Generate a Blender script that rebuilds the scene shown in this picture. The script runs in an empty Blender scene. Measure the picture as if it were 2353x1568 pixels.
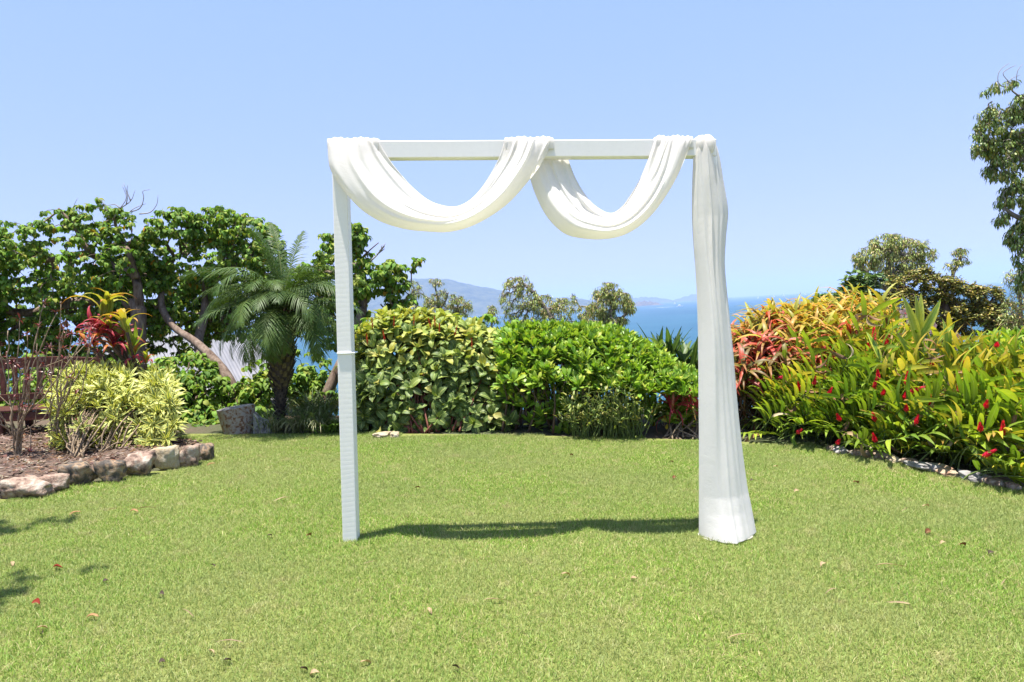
import bpy, math, random
import numpy as np
from mathutils import Matrix, Vector
from mathutils import noise as mnoise

random.seed(7)
rng = np.random.default_rng(7)
SC = bpy.context.scene
COL = SC.collection
rad = math.radians

# ------------------------------------------------------------------ camera, sky, sun, exposure
F = 1569.0                      # focal length in units of a 2353 px wide frame (24 mm on 36 mm)
CX, CY = 1176.5, 784.0
CAM_H = 1.33
PITCH, ROLL = rad(2.74), rad(3.27)
cam_data = bpy.data.cameras.new("camera")
cam_data.lens = 24.0
cam_data.sensor_width = 36.0
cam_data.clip_start = 0.05
cam_data.clip_end = 90000.0
cam = bpy.data.objects.new("camera", cam_data)
COL.objects.link(cam)
cam.matrix_world = (Matrix.Translation((0, 0, CAM_H)) @ Matrix.Rotation(rad(90) - PITCH, 4, 'X')
                    @ Matrix.Rotation(-ROLL, 4, 'Z'))
SC.camera = cam

SUN_DIR = np.array([-0.085, -0.078, 0.991]); SUN_DIR /= np.linalg.norm(SUN_DIR)
world = bpy.data.worlds.new("World")
SC.world = world
world.use_nodes = True
wn = world.node_tree
bg = wn.nodes["Background"]
sky = wn.nodes.new("ShaderNodeTexSky")
sky.sky_type = 'NISHITA'
sky.sun_disc = False
sky.sun_elevation = math.asin(SUN_DIR[2])
sky.sun_rotation = math.atan2(SUN_DIR[0], SUN_DIR[1])
sky.altitude = 0
sky.air_density = 1.0
sky.dust_density = 0.6
sky.ozone_density = 1.5
# the photograph's hazy sky is flatter than the clear-air model: compress each channel, the same all round the sky
sp_ = wn.nodes.new("ShaderNodeSeparateColor"); cb_ = wn.nodes.new("ShaderNodeCombineColor")
wn.links.new(sky.outputs[0], sp_.inputs[0])
for _k, (_pw, _ga) in enumerate(((.42, .87), (.25, 1.23), (.42, 1.40))):
    _p = wn.nodes.new("ShaderNodeMath"); _p.operation = 'POWER'; _p.inputs[1].default_value = _pw
    _m = wn.nodes.new("ShaderNodeMath"); _m.operation = 'MULTIPLY'; _m.inputs[1].default_value = _ga
    wn.links.new(sp_.outputs[_k], _p.inputs[0]); wn.links.new(_p.outputs[0], _m.inputs[0]); wn.links.new(_m.outputs[0], cb_.inputs[_k])
wn.links.new(cb_.outputs[0], bg.inputs[0])
bg.inputs[1].default_value = 0.15

sd = bpy.data.lights.new("sun", 'SUN')
sd.energy = 4.6
sd.angle = rad(0.53)
sd.color = (1.0, 0.955, 0.88)
sun = bpy.data.objects.new("sun", sd)
COL.objects.link(sun)
sun.rotation_euler = Vector(SUN_DIR).to_track_quat('Z', 'Y').to_euler()
sun.location = (0, 0, 30)

SC.view_settings.view_transform = 'Standard'
SC.view_settings.look = 'None'
SC.view_settings.gamma = 1.0
SC.view_settings.use_curve_mapping = False
SC.view_settings.exposure = 1.38
SC.render.engine = 'CYCLES'
cy = SC.cycles
cy.use_denoising = True
cy.max_bounces = 8
cy.diffuse_bounces = 4
cy.glossy_bounces = 3
cy.transmission_bounces = 5
cy.transparent_max_bounces = 8
cy.volume_bounces = 1
cy.sample_clamp_indirect = 6.0
cy.use_adaptive_sampling = True

# ------------------------------------------------------------------ projection helpers
MW = np.array(cam.matrix_world)
RW = MW[:3, :3]
CP = MW[:3, 3]
TILT = rad(2.2)                 # the garden falls gently to the right
TT = math.tan(TILT)


def ray(px, py):
    px = np.asarray(px, float); py = np.asarray(py, float)
    d = np.stack([(px - CX) / F, -(py - CY) / F, -np.ones_like(px * py)], -1)
    return d @ RW.T


def PL(px, py, Y):              # point at forward distance Y seen in direction (px, py)
    d = ray(px, py)
    return CP + d * (np.asarray(Y, float) / d[..., 1])[..., None]


def G(px, py):                  # point of the lawn
    d = ray(px, py)
    k = (-CP[2] - TT * CP[0]) / (d[..., 2] + TT * d[..., 0])
    return CP + d * np.asarray(k)[..., None]


def proj(P):
    q = (np.asarray(P) - CP) @ RW
    return np.stack([CX + F * q[..., 0] / -q[..., 2], CY - F * q[..., 1] / -q[..., 2], -q[..., 2]], -1)


def lawn_z(x, y=0):
    return -TT * x


def ground_z(x, y):
    x = np.asarray(x, float); y = np.asarray(y, float)
    edge = 8.9 + 0.25 * np.sin(x * 0.9)
    edge = np.where(x > 2.2, edge - np.clip((x - 2.2) * 0.35, 0, 1.6), edge)
    t = np.maximum(0, y - edge)
    z = -TT * np.clip(x, -20, 20) - 0.62 * (np.sqrt(t * t + 0.5) - math.sqrt(0.5))
    return np.maximum(z, -60)


def unit(v):
    v = np.asarray(v, float)
    return v / (np.linalg.norm(v, axis=-1, keepdims=True) + 1e-12)


def interp(x, pts):
    p = np.array(pts, float)
    return np.interp(x, p[:, 0], p[:, 1])


def resample(pts, n):
    p = np.array(pts, float)
    s = np.r_[0, np.cumsum(np.linalg.norm(np.diff(p, axis=0), axis=1))]
    t = np.linspace(0, s[-1], n)
    q = np.stack([np.interp(t, s, p[:, k]) for k in range(p.shape[1])], 1)
    for _ in range(max(2, n // 40)):
        q[1:-1] = q[1:-1] * .5 + (q[:-2] + q[2:]) * .25
    return q


def catmull(pts, per=6):
    p = np.array(pts, float)
    p = np.vstack([2 * p[0] - p[1], p, 2 * p[-1] - p[-2]])
    out = []
    for i in range(1, len(p) - 2):
        for k in range(per):
            t = k / per
            out.append(.5 * ((2 * p[i]) + (-p[i - 1] + p[i + 1]) * t + (2 * p[i - 1] - 5 * p[i] + 4 * p[i + 1] - p[i + 2]) * t * t
                             + (-p[i - 1] + 3 * p[i] - 3 * p[i + 1] + p[i + 2]) * t ** 3))
    out.append(p[-2])
    return np.array(out)


# ------------------------------------------------------------------ mesh building
class Acc:
    def __init__(s):
        s.V = []; s.T = []; s.C = []; s.U = []; s.n = 0

    def add(s, V, T, C=None, U=None):
        V = np.asarray(V, float).reshape(-1, 3); T = np.asarray(T, int).reshape(-1, 3)
        if C is None: C = (1, 1, 1)
        C = np.asarray(C, float)
        if C.ndim == 1: C = np.tile(C, (len(V), 1))
        if U is None: U = np.zeros((len(V), 2))
        s.V.append(V); s.T.append(T + s.n); s.C.append(C); s.U.append(U); s.n += len(V)
        return s

    def get(s):
        return np.vstack(s.V), np.vstack(s.T), np.vstack(s.C), np.vstack(s.U)


def mesh_data(name, V, T, mat, C=None, U=None, smooth=True, org=(0, 0, 0)):
    V = np.asarray(V, float) - np.asarray(org, float)
    T = np.asarray(T, np.int32)
    me = bpy.data.meshes.new(name)
    me.vertices.add(len(V)); me.vertices.foreach_set("co", V.astype(np.float32).ravel())
    me.loops.add(T.size); me.loops.foreach_set("vertex_index", T.ravel())
    me.polygons.add(len(T))
    me.polygons.foreach_set("loop_start", np.arange(0, T.size, 3, dtype=np.int32))
    me.polygons.foreach_set("use_smooth", np.full(len(T), bool(smooth)))
    if C is not None:
        a = me.attributes.new("Col", 'FLOAT_COLOR', 'POINT')
        a.data.foreach_set("color", np.hstack([C, np.ones((len(C), 1))]).astype(np.float32).ravel())
    if U is not None:
        a = me.attributes.new("luv", 'FLOAT2', 'POINT')
        a.data.foreach_set("vector", np.asarray(U, np.float32).ravel())
    me.update(calc_edges=True)
    me.validate()
    if mat: me.materials.append(mat)
    return me


def thing(name, label, cat, loc, group=None):
    o = bpy.data.objects.new(name, None)
    o.empty_display_size = 0.1
    COL.objects.link(o)
    o.location = [float(c) for c in loc]
    o['label'] = label; o['category'] = cat
    if group: o['group'] = group
    return o


def put(name, me, parent=None, kind=None, label=None, cat=None, group=None, loc=None):
    o = bpy.data.objects.new(name, me)
    COL.objects.link(o)
    if parent is not None: o.parent = parent
    if kind: o['kind'] = kind
    if label: o['label'] = label
    if cat: o['category'] = cat
    if group: o['group'] = group
    if loc is not None: o.location = [float(c) for c in loc]
    return o


def root_of(o):
    p = np.zeros(3)
    while o is not None:
        p += np.array(o.location); o = o.parent
    return p


def part(name, acc, mat, parent, kind=None, label=None, smooth=True):
    V, T, C, U = acc.get() if isinstance(acc, Acc) else acc
    me = mesh_data(name, V, T, mat, C, U, smooth, root_of(parent) if parent else (0, 0, 0))
    return put(name, me, parent, kind, label)


def box(cx, cy, cz, sx, sy, sz, bev=0.004):
    """bevelled box centred at c"""
    import bmesh
    bm = bmesh.new()
    bmesh.ops.create_cube(bm, size=1.0)
    bmesh.ops.scale(bm, vec=(sx, sy, sz), verts=bm.verts)
    if bev > 0:
        bmesh.ops.bevel(bm, geom=bm.edges[:] + bm.verts[:], offset=bev, segments=1, affect='EDGES')
    bmesh.ops.triangulate(bm, faces=bm.faces[:])
    bm.verts.index_update()
    V = np.array([v.co[:] for v in bm.verts]) + np.array([cx, cy, cz])
    T = np.array([[v.index for v in f.verts] for f in bm.faces])
    bm.free()
    return V, T


def prism(poly_front, dy, axis=1):
    """polygon in xz (list of xyz) extruded along y"""
    P = np.array(poly_front, float); n = len(P)
    Q = P.copy(); Q[:, axis] += dy
    V = np.vstack([P, Q]); T = []
    for i in range(1, n - 1):
        T.append([0, i, i + 1]); T.append([n, n + i + 1, n + i])
    for i in range(n):
        j = (i + 1) % n
        T += [[i, i + n, j], [j, i + n, j + n]]
    return V, np.array(T)


def tube(P, R, sides=6, cap=True):
    P = np.asarray(P, float); n = len(P)
    R = np.broadcast_to(np.asarray(R, float), (n,))
    d = unit(np.gradient(P, axis=0))
    ref = np.where(np.abs(d[:, 2:3]) > 0.9, np.array([[1., 0, 0]]), np.array([[0., 0, 1]]))
    # parallel transported frame
    a = unit(np.cross(d[0], ref[0])); A = [a]
    for i in range(1, n):
        a = a - d[i] * np.dot(a, d[i]); a = a / (np.linalg.norm(a) + 1e-9); A.append(a)
    A = np.array(A); B = np.cross(d, A)
    th = np.linspace(0, 2 * math.pi, sides, endpoint=False)
    V = P[:, None] + R[:, None, None] * (np.cos(th)[None, :, None] * A[:, None] + np.sin(th)[None, :, None] * B[:, None])
    V = V.reshape(-1, 3)
    i = np.arange(n - 1)[:, None] * sides; j = np.arange(sides)[None]; j2 = (j + 1) % sides
    a0 = (i + j).ravel(); a1 = (i + j2).ravel(); b0 = a0 + sides; b1 = a1 + sides
    T = np.vstack([np.stack([a0, a1, b1], 1), np.stack([a0, b1, b0], 1)])
    if cap:
        V = np.vstack([V, P[0], P[-1]])
        c0, c1 = len(V) - 2, len(V) - 1
        jj = np.arange(sides); jn = (jj + 1) % sides
        T = np.vstack([T, np.stack([np.full(sides, c0), jn, jj], 1),
                       np.stack([np.full(sides, c1), (n - 1) * sides + jj, (n - 1) * sides + jn], 1)])
    return V, T


def grid_tris(nu, nv, closed_v=False):
    i = np.arange(nu - 1)[:, None]
    j = np.arange(nv if closed_v else nv - 1)[None]
    j2 = (j + 1) % nv
    a = (i * nv + j).ravel(); b = (i * nv + j2).ravel()
    c = ((i + 1) * nv + j).ravel(); d = ((i + 1) * nv + j2).ravel()
    return np.vstack([np.stack([a, c, b], 1), np.stack([b, c, d], 1)])


# ------------------------------------------------------------------ materials
def new_mat(name):
    m = bpy.data.materials.new(name)
    m.use_nodes = True
    nt = m.node_tree
    return m, nt, nt.nodes, nt.links, nt.nodes["Principled BSDF"], nt.nodes["Material Output"]


def ramp(nt, fac, stops):
    r = nt.nodes.new("ShaderNodeValToRGB")
    el = r.color_ramp.elements
    while len(el) < len(stops): el.new(0.5)
    for e, (p, c) in zip(el, stops):
        e.position = p; e.color = (*c, 1)
    nt.links.new(fac, r.inputs[0])
    return r.outputs[0]


def noise(nt, vec, scale, detail=4, rough=0.55, dist=0.0):
    n = nt.nodes.new("ShaderNodeTexNoise")
    n.inputs["Scale"].default_value = scale
    n.inputs["Detail"].default_value = detail
    n.inputs["Roughness"].default_value = rough
    n.inputs["Distortion"].default_value = dist
    if vec is not None: nt.links.new(vec, n.inputs["Vector"])
    return n.outputs["Fac"]


def pos(nt):
    return nt.nodes.new("ShaderNodeNewGeometry").outputs["Position"]


def mixc(nt, fac, a, b, mode='MIX'):
    m = nt.nodes.new("ShaderNodeMix"); m.data_type = 'RGBA'; m.blend_type = mode
    for v, k in ((fac, 0), (a, 6), (b, 7)):
        if isinstance(v, (int, float)): m.inputs[k].default_value = v
        elif isinstance(v, tuple): m.inputs[k].default_value = (*v, 1)
        else: nt.links.new(v, m.inputs[k])
    return m.outputs[2]


def math_(nt, op, a, b=None, c=None):
    m = nt.nodes.new("ShaderNodeMath"); m.operation = op
    for k, v in enumerate((a, b, c)):
        if v is None: continue
        if isinstance(v, (int, float)): m.inputs[k].default_value = v
        else: nt.links.new(v, m.inputs[k])
    return m.outputs[0]


def bump(nt, bsdf, h, strength=0.4, dist=0.01):
    b = nt.nodes.new("ShaderNodeBump")
    b.inputs["Strength"].default_value = strength
    b.inputs["Distance"].default_value = dist
    nt.links.new(h, b.inputs["Height"])
    nt.links.new(b.outputs[0], bsdf.inputs["Normal"])
    return b


def mat_leaf(name, rough=0.45, transl=0.30, spec=0.5, vein=None, veincol=(.5, .6, .2), varieg=None, vcol=(.6, .62, .25),
             nscale=30, mottling=0.35, vein_n=13):
    m, nt, N, L, P, O = new_mat(name)
    at = N.new("ShaderNodeAttribute"); at.attribute_name = "Col"
    uv = N.new("ShaderNodeAttribute"); uv.attribute_name = "luv"
    sx = N.new("ShaderNodeSeparateXYZ"); L.new(uv.outputs["Vector"], sx.inputs[0])
    u = math_(nt, 'ABSOLUTE', sx.outputs[0]); v = sx.outputs[1]
    col = at.outputs["Color"]
    n = noise(nt, pos(nt), nscale, 3)
    if varieg:
        k = math_(nt, 'ADD', u, math_(nt, 'MULTIPLY', math_(nt, 'SUBTRACT', n, 0.5), 0.5))
        edge = N.new("ShaderNodeMapRange"); edge.inputs[1].default_value = varieg - .08; edge.inputs[2].default_value = varieg + .08
        L.new(k, edge.inputs[0])
        col = mixc(nt, edge.outputs[0], col, vcol)
    if vein:
        ph = math_(nt, 'SUBTRACT', math_(nt, 'MULTIPLY', v, float(vein_n)), math_(nt, 'MULTIPLY', u, 2.2))
        fr = math_(nt, 'ABSOLUTE', math_(nt, 'SUBTRACT', math_(nt, 'FRACT', ph), 0.5))
        side = math_(nt, 'LESS_THAN', fr, 0.13)
        mid = math_(nt, 'LESS_THAN', u, 0.10)
        vv = math_(nt, 'MAXIMUM', math_(nt, 'MULTIPLY', side, 0.75), mid)
        col = mixc(nt, math_(nt, 'MULTIPLY', vv, vein), col, veincol)
    else:
        mid = math_(nt, 'MULTIPLY', math_(nt, 'LESS_THAN', u, 0.10), math_(nt, 'GREATER_THAN', v, 0.001))
        col = mixc(nt, math_(nt, 'MULTIPLY', mid, 0.35), col, (.35, .42, .16))
    dark = math_(nt, 'ADD', 1.0 - mottling * .5, math_(nt, 'MULTIPLY', n, mottling))
    hs = N.new("ShaderNodeHueSaturation"); L.new(col, hs.inputs["Color"]); L.new(dark, hs.inputs["Value"])
    col = hs.outputs[0]
    L.new(col, P.inputs["Base Color"])
    P.inputs["Roughness"].default_value = rough
    P.inputs["Specular IOR Level"].default_value = spec
    tr = N.new("ShaderNodeBsdfTranslucent")
    L.new(mixc(nt, 1.0, col, (1.0, 1.0, 0.45), 'MULTIPLY'), tr.inputs["Color"])
    mx = N.new("ShaderNodeMixShader"); mx.inputs[0].default_value = transl
    L.new(P.outputs[0], mx.inputs[1]); L.new(tr.outputs[0], mx.inputs[2])
    L.new(mx.outputs[0], O.inputs["Surface"])
    return m


def mat_bark(name, c1, c2, scale=18, stretch=0.25, rough=0.9, strength=0.6):
    m, nt, N, L, P, O = new_mat(name)
    mp = N.new("ShaderNodeMapping"); mp.inputs["Scale"].default_value = (1, 1, stretch)
    L.new(pos(nt), mp.inputs[0])
    n = noise(nt, mp.outputs[0], scale, 6, 0.65)
    n2 = noise(nt, pos(nt), scale * .25, 3)
    f = math_(nt, 'ADD', math_(nt, 'MULTIPLY', n, .65), math_(nt, 'MULTIPLY', n2, .35))
    L.new(ramp(nt, f, [(0.36, c1), (0.62, c2)]), P.inputs["Base Color"])
    P.inputs["Roughness"].default_value = rough
    P.inputs["Specular IOR Level"].default_value = 0.2
    bump(nt, P, n, strength, 0.012)
    return m


def mat_plain(name, col, rough=0.6, var=0.15, scale=20, bumpd=0.002, spec=0.4):
    m, nt, N, L, P, O = new_mat(name)
    n = noise(nt, pos(nt), scale, 5)
    c1 = tuple(c * (1 - var) for c in col); c2 = tuple(min(1, c * (1 + var)) for c in col)
    L.new(ramp(nt, n, [(0.3, c1), (0.7, c2)]), P.inputs["Base Color"])
    P.inputs["Roughness"].default_value = rough
    P.inputs["Specular IOR Level"].default_value = spec
    bump(nt, P, n, 0.4, bumpd)
    return m


def mat_paint(name="white_paint", saw=1.0):
    m, nt, N, L, P, O = new_mat(name)
    sz = N.new("ShaderNodeSeparateXYZ"); L.new(pos(nt), sz.inputs[0])
    # faint saw marks across the timber and brush texture along it
    w = math_(nt, 'SINE', math_(nt, 'ADD', math_(nt, 'MULTIPLY', sz.outputs[2], 115.0), math_(nt, 'MULTIPLY', noise(nt, pos(nt), 5, 3), 5.0)))
    g = noise(nt, pos(nt), 60, 5)
    mp = N.new("ShaderNodeMapping"); mp.inputs["Scale"].default_value = (3, 90, 90); L.new(pos(nt), mp.inputs[0])
    gr = noise(nt, mp.outputs[0], 1.0, 4)
    h = math_(nt, 'ADD', math_(nt, 'MULTIPLY', math_(nt, 'POWER', math_(nt, 'ABSOLUTE', w), 6.0), -.5 * saw), math_(nt, 'ADD', math_(nt, 'MULTIPLY', g, .35), math_(nt, 'MULTIPLY', gr, .12)))
    bump(nt, P, h, 0.22, 0.0012)
    chip = noise(nt, pos(nt), 38, 6, .7)
    L.new(ramp(nt, chip, [(0.26, (.45, .44, .40)), (0.31, (.84, .80, .765)), (0.75, (.88, .84, .80))]), P.inputs["Base Color"])
    P.inputs["Roughness"].default_value = 0.42
    return m


def mat_cloth():
    m, nt, N, L, P, O = new_mat("white_fabric")
    n1 = noise(nt, pos(nt), 7, 3, .5, 1.2)
    n2 = noise(nt, pos(nt), 26, 4, .6, 2.0)
    rid = math_(nt, 'ABSOLUTE', math_(nt, 'SUBTRACT', n2, 0.5))
    h = math_(nt, 'ADD', math_(nt, 'MULTIPLY', n1, 0.5), math_(nt, 'MULTIPLY', rid, -0.7))
    P.inputs["Base Color"].default_value = (.92, .885, .85, 1)
    P.inputs["Roughness"].default_value = 0.7
    P.inputs["Specular IOR Level"].default_value = 0.25
    try: P.inputs["Sheen Weight"].default_value = 0.15
    except Exception: pass
    b = bump(nt, P, h, 0.36, 0.010)
    tr = N.new("ShaderNodeBsdfTranslucent"); tr.inputs["Color"].default_value = (.90, .87, .82, 1)
    L.new(b.outputs[0], tr.inputs["Normal"])
    mx = N.new("ShaderNodeMixShader"); mx.inputs[0].default_value = 0.48
    L.new(P.outputs[0], mx.inputs[1]); L.new(tr.outputs[0], mx.inputs[2])
    L.new(mx.outputs[0], O.inputs["Surface"])
    return m


def mat_rock(name, stops, scale=6.0):
    pass
    scale = scale * 2.0 if scale < 8 else scale
    m, nt, N, L, P, O = new_mat(name)
    ob = N.new("ShaderNodeTexCoord").outputs["Object"]
    n = noise(nt, ob, scale, 8, .62, .4)
    n2 = noise(nt, ob, scale * 5, 6, .7)
    c = ramp(nt, n, stops)
    c = mixc(nt, math_(nt, 'MULTIPLY', n2, .55), c, (.09, .08, .07))
    L.new(c, P.inputs["Base Color"])
    P.inputs["Roughness"].default_value = 0.88
    P.inputs["Specular IOR Level"].default_value = 0.25
    bump(nt, P, math_(nt, 'ADD', n, math_(nt, 'MULTIPLY', n2, .6)), 0.8, 0.02)
    return m


M = {}
M['paint'] = mat_paint()
M['paint_beam'] = mat_paint('white_paint_smooth', 0.0)
M['cloth'] = mat_cloth()
M['trunk'] = mat_bark("grey_brown_bark", (.07, .042, .030), (.24, .18, .14), 22, .3, .9, 1.0)
M['trunk_dark'] = mat_bark("dark_bark", (.03, .022, .018), (.12, .09, .07), 20)
M['gumbark'] = mat_bark("pale_bark", (.10, .085, .07), (.33, .29, .25), 10)
M['twig'] = mat_bark("pale_twig_bark", (.13, .09, .055), (.36, .27, .18), 60, .5)
M['deadtwig'] = mat_bark("dead_twig_bark", (.18, .16, .15), (.40, .36, .33), 60, .5)
M['stem'] = mat_plain("brown_stem", (.10, .065, .04), .8, .3, 40)
M['cane'] = mat_plain("green_cane", (.10, .14, .035), .6, .3, 40)
M['redstem'] = mat_plain("reddish_stem", (.16, .05, .03), .6, .3, 40)
M['leaf_heart'] = mat_leaf("heart_leaf", .6, .40, .2)
M['leaf_gum'] = mat_leaf("gum_leaf", .5, .25, .4)
M['leaf_bush'] = mat_leaf("bush_leaf", .5, .25, .4)
M['leaf_vein'] = mat_leaf("veined_leaf", .5, .32, .3, vein=.75, veincol=(.50, .55, .17))
M['leaf_bright'] = mat_leaf("bright_obovate_leaf", .42, .38, .4)
M['leaf_yellow'] = mat_leaf("variegated_leaf", .45, .30, .4, varieg=.40, vcol=(.66, .64, .17), nscale=60)
M['leaf_strap'] = mat_leaf("strap_leaf", .45, .42, .35)
M['leaf_ginger'] = mat_leaf("ginger_leaf", .5, .40, .3)
M['leaf_shell'] = mat_leaf("yellow_margined_leaf", .38, .35, .5, varieg=.55, vcol=(.50, .52, .08))
M['leaf_palm'] = mat_leaf("palm_leaflet", .5, .30, .25)
M['leaf_grass'] = mat_leaf("tussock_blade", .5, .3, .4)
M['petal_red'] = mat_leaf("red_bract", .4, .2, .5, mottling=.6)
M['petal_pink'] = mat_leaf("pink_petal", .5, .4, .3)
M['dryleaf'] = mat_leaf("dry_leaf", .75, .15, .2, mottling=.6)
M['bench'] = mat_bark("stained_timber", (.045, .016, .011), (.10, .036, .024), 30, .6, .5, .25)

# ------------------------------------------------------------------ leaf prototypes
PROFILE = {
    'oval': lambda t: np.sin(np.pi * np.clip(t, 0, 1)) ** 0.85,
    'lance': lambda t: np.sin(np.pi * t ** 0.75) ** 0.9 * (1 - .25 * t),
    'strap': lambda t: np.minimum(1, .45 + 2.2 * t) * np.clip((1 - t) * 2.4, 0, 1) ** .8,
    'obovate': lambda t: np.clip(t, 0, 1) ** .8 * np.clip((1 - t) * 5.5, 0, 1) ** .6 * .98 + .05 * (1 - t),
    'heart': lambda t: np.clip((t + .02) * 9, 0, 1) ** .6 * (1 - t) ** .62,
    'needle': lambda t: np.clip(1 - t, 0, 1) ** .5 * np.clip(.3 + 3 * t, 0, 1),
}


def leaf(L, W, seg, shape, col, p0=0.2, p1=-0.8, fold=0.15, wave=0.0, twist=0.0, tip=None, seed=0, sides=2):
    """leaf along +Y, normal +Z; pitch p0 at base curving to p1 at tip"""
    r = np.random.default_rng(seed)
    t = np.linspace(0, 1, seg + 1)
    ang = p0 + (p1 - p0) * t ** 1.2
    ds = L / seg
    y = np.r_[0, np.cumsum(np.cos((ang[1:] + ang[:-1]) / 2) * ds)]
    z = np.r_[0, np.cumsum(np.sin((ang[1:] + ang[:-1]) / 2) * ds)]
    w = PROFILE[shape](t) * W / 2
    tw = twist * t
    nrm = np.stack([np.zeros_like(t), -np.sin(ang), np.cos(ang)], 1)
    ctr = np.stack([np.zeros_like(t), y, z], 1)
    sid = np.stack([np.cos(tw), np.zeros_like(t), np.zeros_like(t)], 1) + nrm * np.sin(tw)[:, None]
    wv = wave * W * np.sin(t * 9 + r.uniform(0, 6))[:, None] * nrm
    wv2 = wave * W * np.sin(t * 11 + r.uniform(0, 6))[:, None] * nrm
    up = nrm * (fold * w)[:, None]
    Lf = ctr - sid * w[:, None] + up + wv
    Rt = ctr + sid * w[:, None] + up + wv2
    V = np.stack([Lf, ctr, Rt], 1).reshape(-1, 3)
    U = np.stack([np.tile([-1., 0, 1.], seg + 1), np.repeat(t, 3)], 1)
    T = grid_tris(seg + 1, 3)
    c = np.asarray(col, float)
    C = np.tile(c, (len(V), 1))
    if tip is not None:
        k = np.repeat(np.clip((t - .45) / .55, 0, 1), 3)[:, None]
        C = C * (1 - k) + np.asarray(tip) * k
    return dict(V=V, T=T, C=C, U=U, L=L)


def jit(c, a=.15, r=None):
    r = r or rng
    k = 1 + r.uniform(-a, a)
    return np.clip(np.asarray(c) * k * (1 + r.uniform(-a * .5, a * .5, 3)), 0, 1)


def frames(dirs, ups, scale):
    y = unit(dirs)
    x = unit(np.cross(y, ups))
    z = np.cross(x, y)
    return np.stack([x, y, z], 2) * np.asarray(scale).reshape(-1, 1, 1)


class Leaves:
    """leaf placements of one plant: the ones that show largest become parts, the rest one joined part"""
    def __init__(s):
        s.vi = []; s.M = []; s.P = []

    def add(s, vi, P, D, Up, S):
        P = np.asarray(P, float).reshape(-1, 3); n = len(P)
        D = np.broadcast_to(np.asarray(D, float), (n, 3)); Up = np.broadcast_to(np.asarray(Up, float), (n, 3))
        s.vi.append(np.broadcast_to(np.asarray(vi, int), (n,)).copy())
        s.M.append(frames(D + 1e-6, Up, np.broadcast_to(np.asarray(S, float), (n,)))); s.P.append(P)

    def build(s, root, protos, mat, name='leaf', ind=280, tint=.18, cell=7.0, stuff='foliage'):
        if not s.vi: return
        vi = np.concatenate(s.vi); Mx = np.concatenate(s.M); P = np.concatenate(s.P)
        n = len(vi)
        r = np.random.default_rng(n)
        chosen = np.zeros(n, bool)
        if ind > 0:
            Ls = np.array([p['L'] for p in protos])
            mid = P + Mx[:, :, 1] * (Ls[vi] * .5)[:, None]
            q = proj(mid)
            inside = (q[:, 0] > 0) & (q[:, 0] < 2353) & (q[:, 1] > 0) & (q[:, 1] < 1568) & (q[:, 2] > .1)
            key = np.floor(q[:, 0] / cell).astype(int) * 10000 + np.floor(q[:, 1] / cell).astype(int)
            order = np.argsort(q[:, 2])
            _, first = np.unique(key[order], return_index=True)
            vis = np.zeros(n, bool); vis[order[first]] = True
            size = Ls[vi] * np.linalg.norm(Mx[:, :, 1], axis=1) / np.maximum(q[:, 2], .1)
            score = np.where(vis & inside, size, -1)
            idx = np.argsort(-score)[:ind]
            idx = idx[score[idx] > 0]
            chosen[idx] = True
            rp = root_of(root)
            meshes = {}
            for i in np.nonzero(chosen)[0]:
                k = int(vi[i])
                if k not in meshes:
                    p = protos[k]
                    meshes[k] = mesh_data(name, p['V'], p['T'], mat, p['C'], p['U'])
                o = bpy.data.objects.new(name, meshes[k])
                COL.objects.link(o)
                o.parent = root
                m = Matrix.Identity(4)
                for a in range(3):
                    for b in range(3): m[a][b] = Mx[i, a, b]
                    m[a][3] = P[i, a] - rp[a]
                o.matrix_local = m
        rest = ~chosen
        if rest.any():
            A = Acc()
            for k in np.unique(vi[rest]):
                sel = rest & (vi == k); p = protos[k]; m = int(sel.sum()); nv = len(p['V'])
                V = np.einsum('nij,vj->nvi', Mx[sel], p['V']) + P[sel][:, None]
                T = p['T'][None] + (np.arange(m) * nv)[:, None, None]
                tn = (1 + r.uniform(-tint, tint, (m, 1, 1))) * (1 + r.uniform(-tint * .35, tint * .35, (m, 1, 3)))
                C = np.clip(p['C'][None] * tn, 0, 1)
                A.add(V.reshape(-1, 3), T.reshape(-1, 3), C.reshape(-1, 3), np.tile(p['U'], (m, 1)))
            o = part(stuff, A, mat, root, kind='stuff')


def rnd_dirs(n, r=None):
    r = r or rng
    return unit(r.normal(size=(n, 3)))


# ------------------------------------------------------------------ ground, hillside, sea, islands, haze
def mat_lawn():
    m, nt, N, L, P, O = new_mat("lawn_thatch")
    n = noise(nt, pos(nt), 55, 6, .7); n2 = noise(nt, pos(nt), 1.3, 4)
    c = ramp(nt, n, [(.3, (.10, .12, .030)), (.55, (.19, .22, .06)), (.75, (.32, .29, .13))])
    c = mixc(nt, math_(nt, 'MULTIPLY', n2, .5), c, (.22, .22, .07))
    L.new(c, P.inputs["Base Color"]); P.inputs["Roughness"].default_value = .95
    P.inputs["Specular IOR Level"].default_value = .1
    bump(nt, P, n, .8, .02)
    return m


def mat_soil():
    m, nt, N, L, P, O = new_mat("soil")
    n = noise(nt, pos(nt), 30, 8, .7); n2 = noise(nt, pos(nt), .5, 4)
    c = ramp(nt, n, [(.3, (.045, .03, .02)), (.6, (.13, .09, .06)), (.8, (.22, .17, .12))])
    c = mixc(nt, ramp(nt, n2, [(.45, (0, 0, 0)), (.6, (1, 1, 1))]), c, (.05, .07, .022))
    L.new(c, P.inputs["Base Color"]); P.inputs["Roughness"].default_value = .95
    bump(nt, P, n, .8, .03)
    return m


def axis(a, b, n0, core):
    x = np.linspace(-1, 1, n0)
    return x


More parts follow.
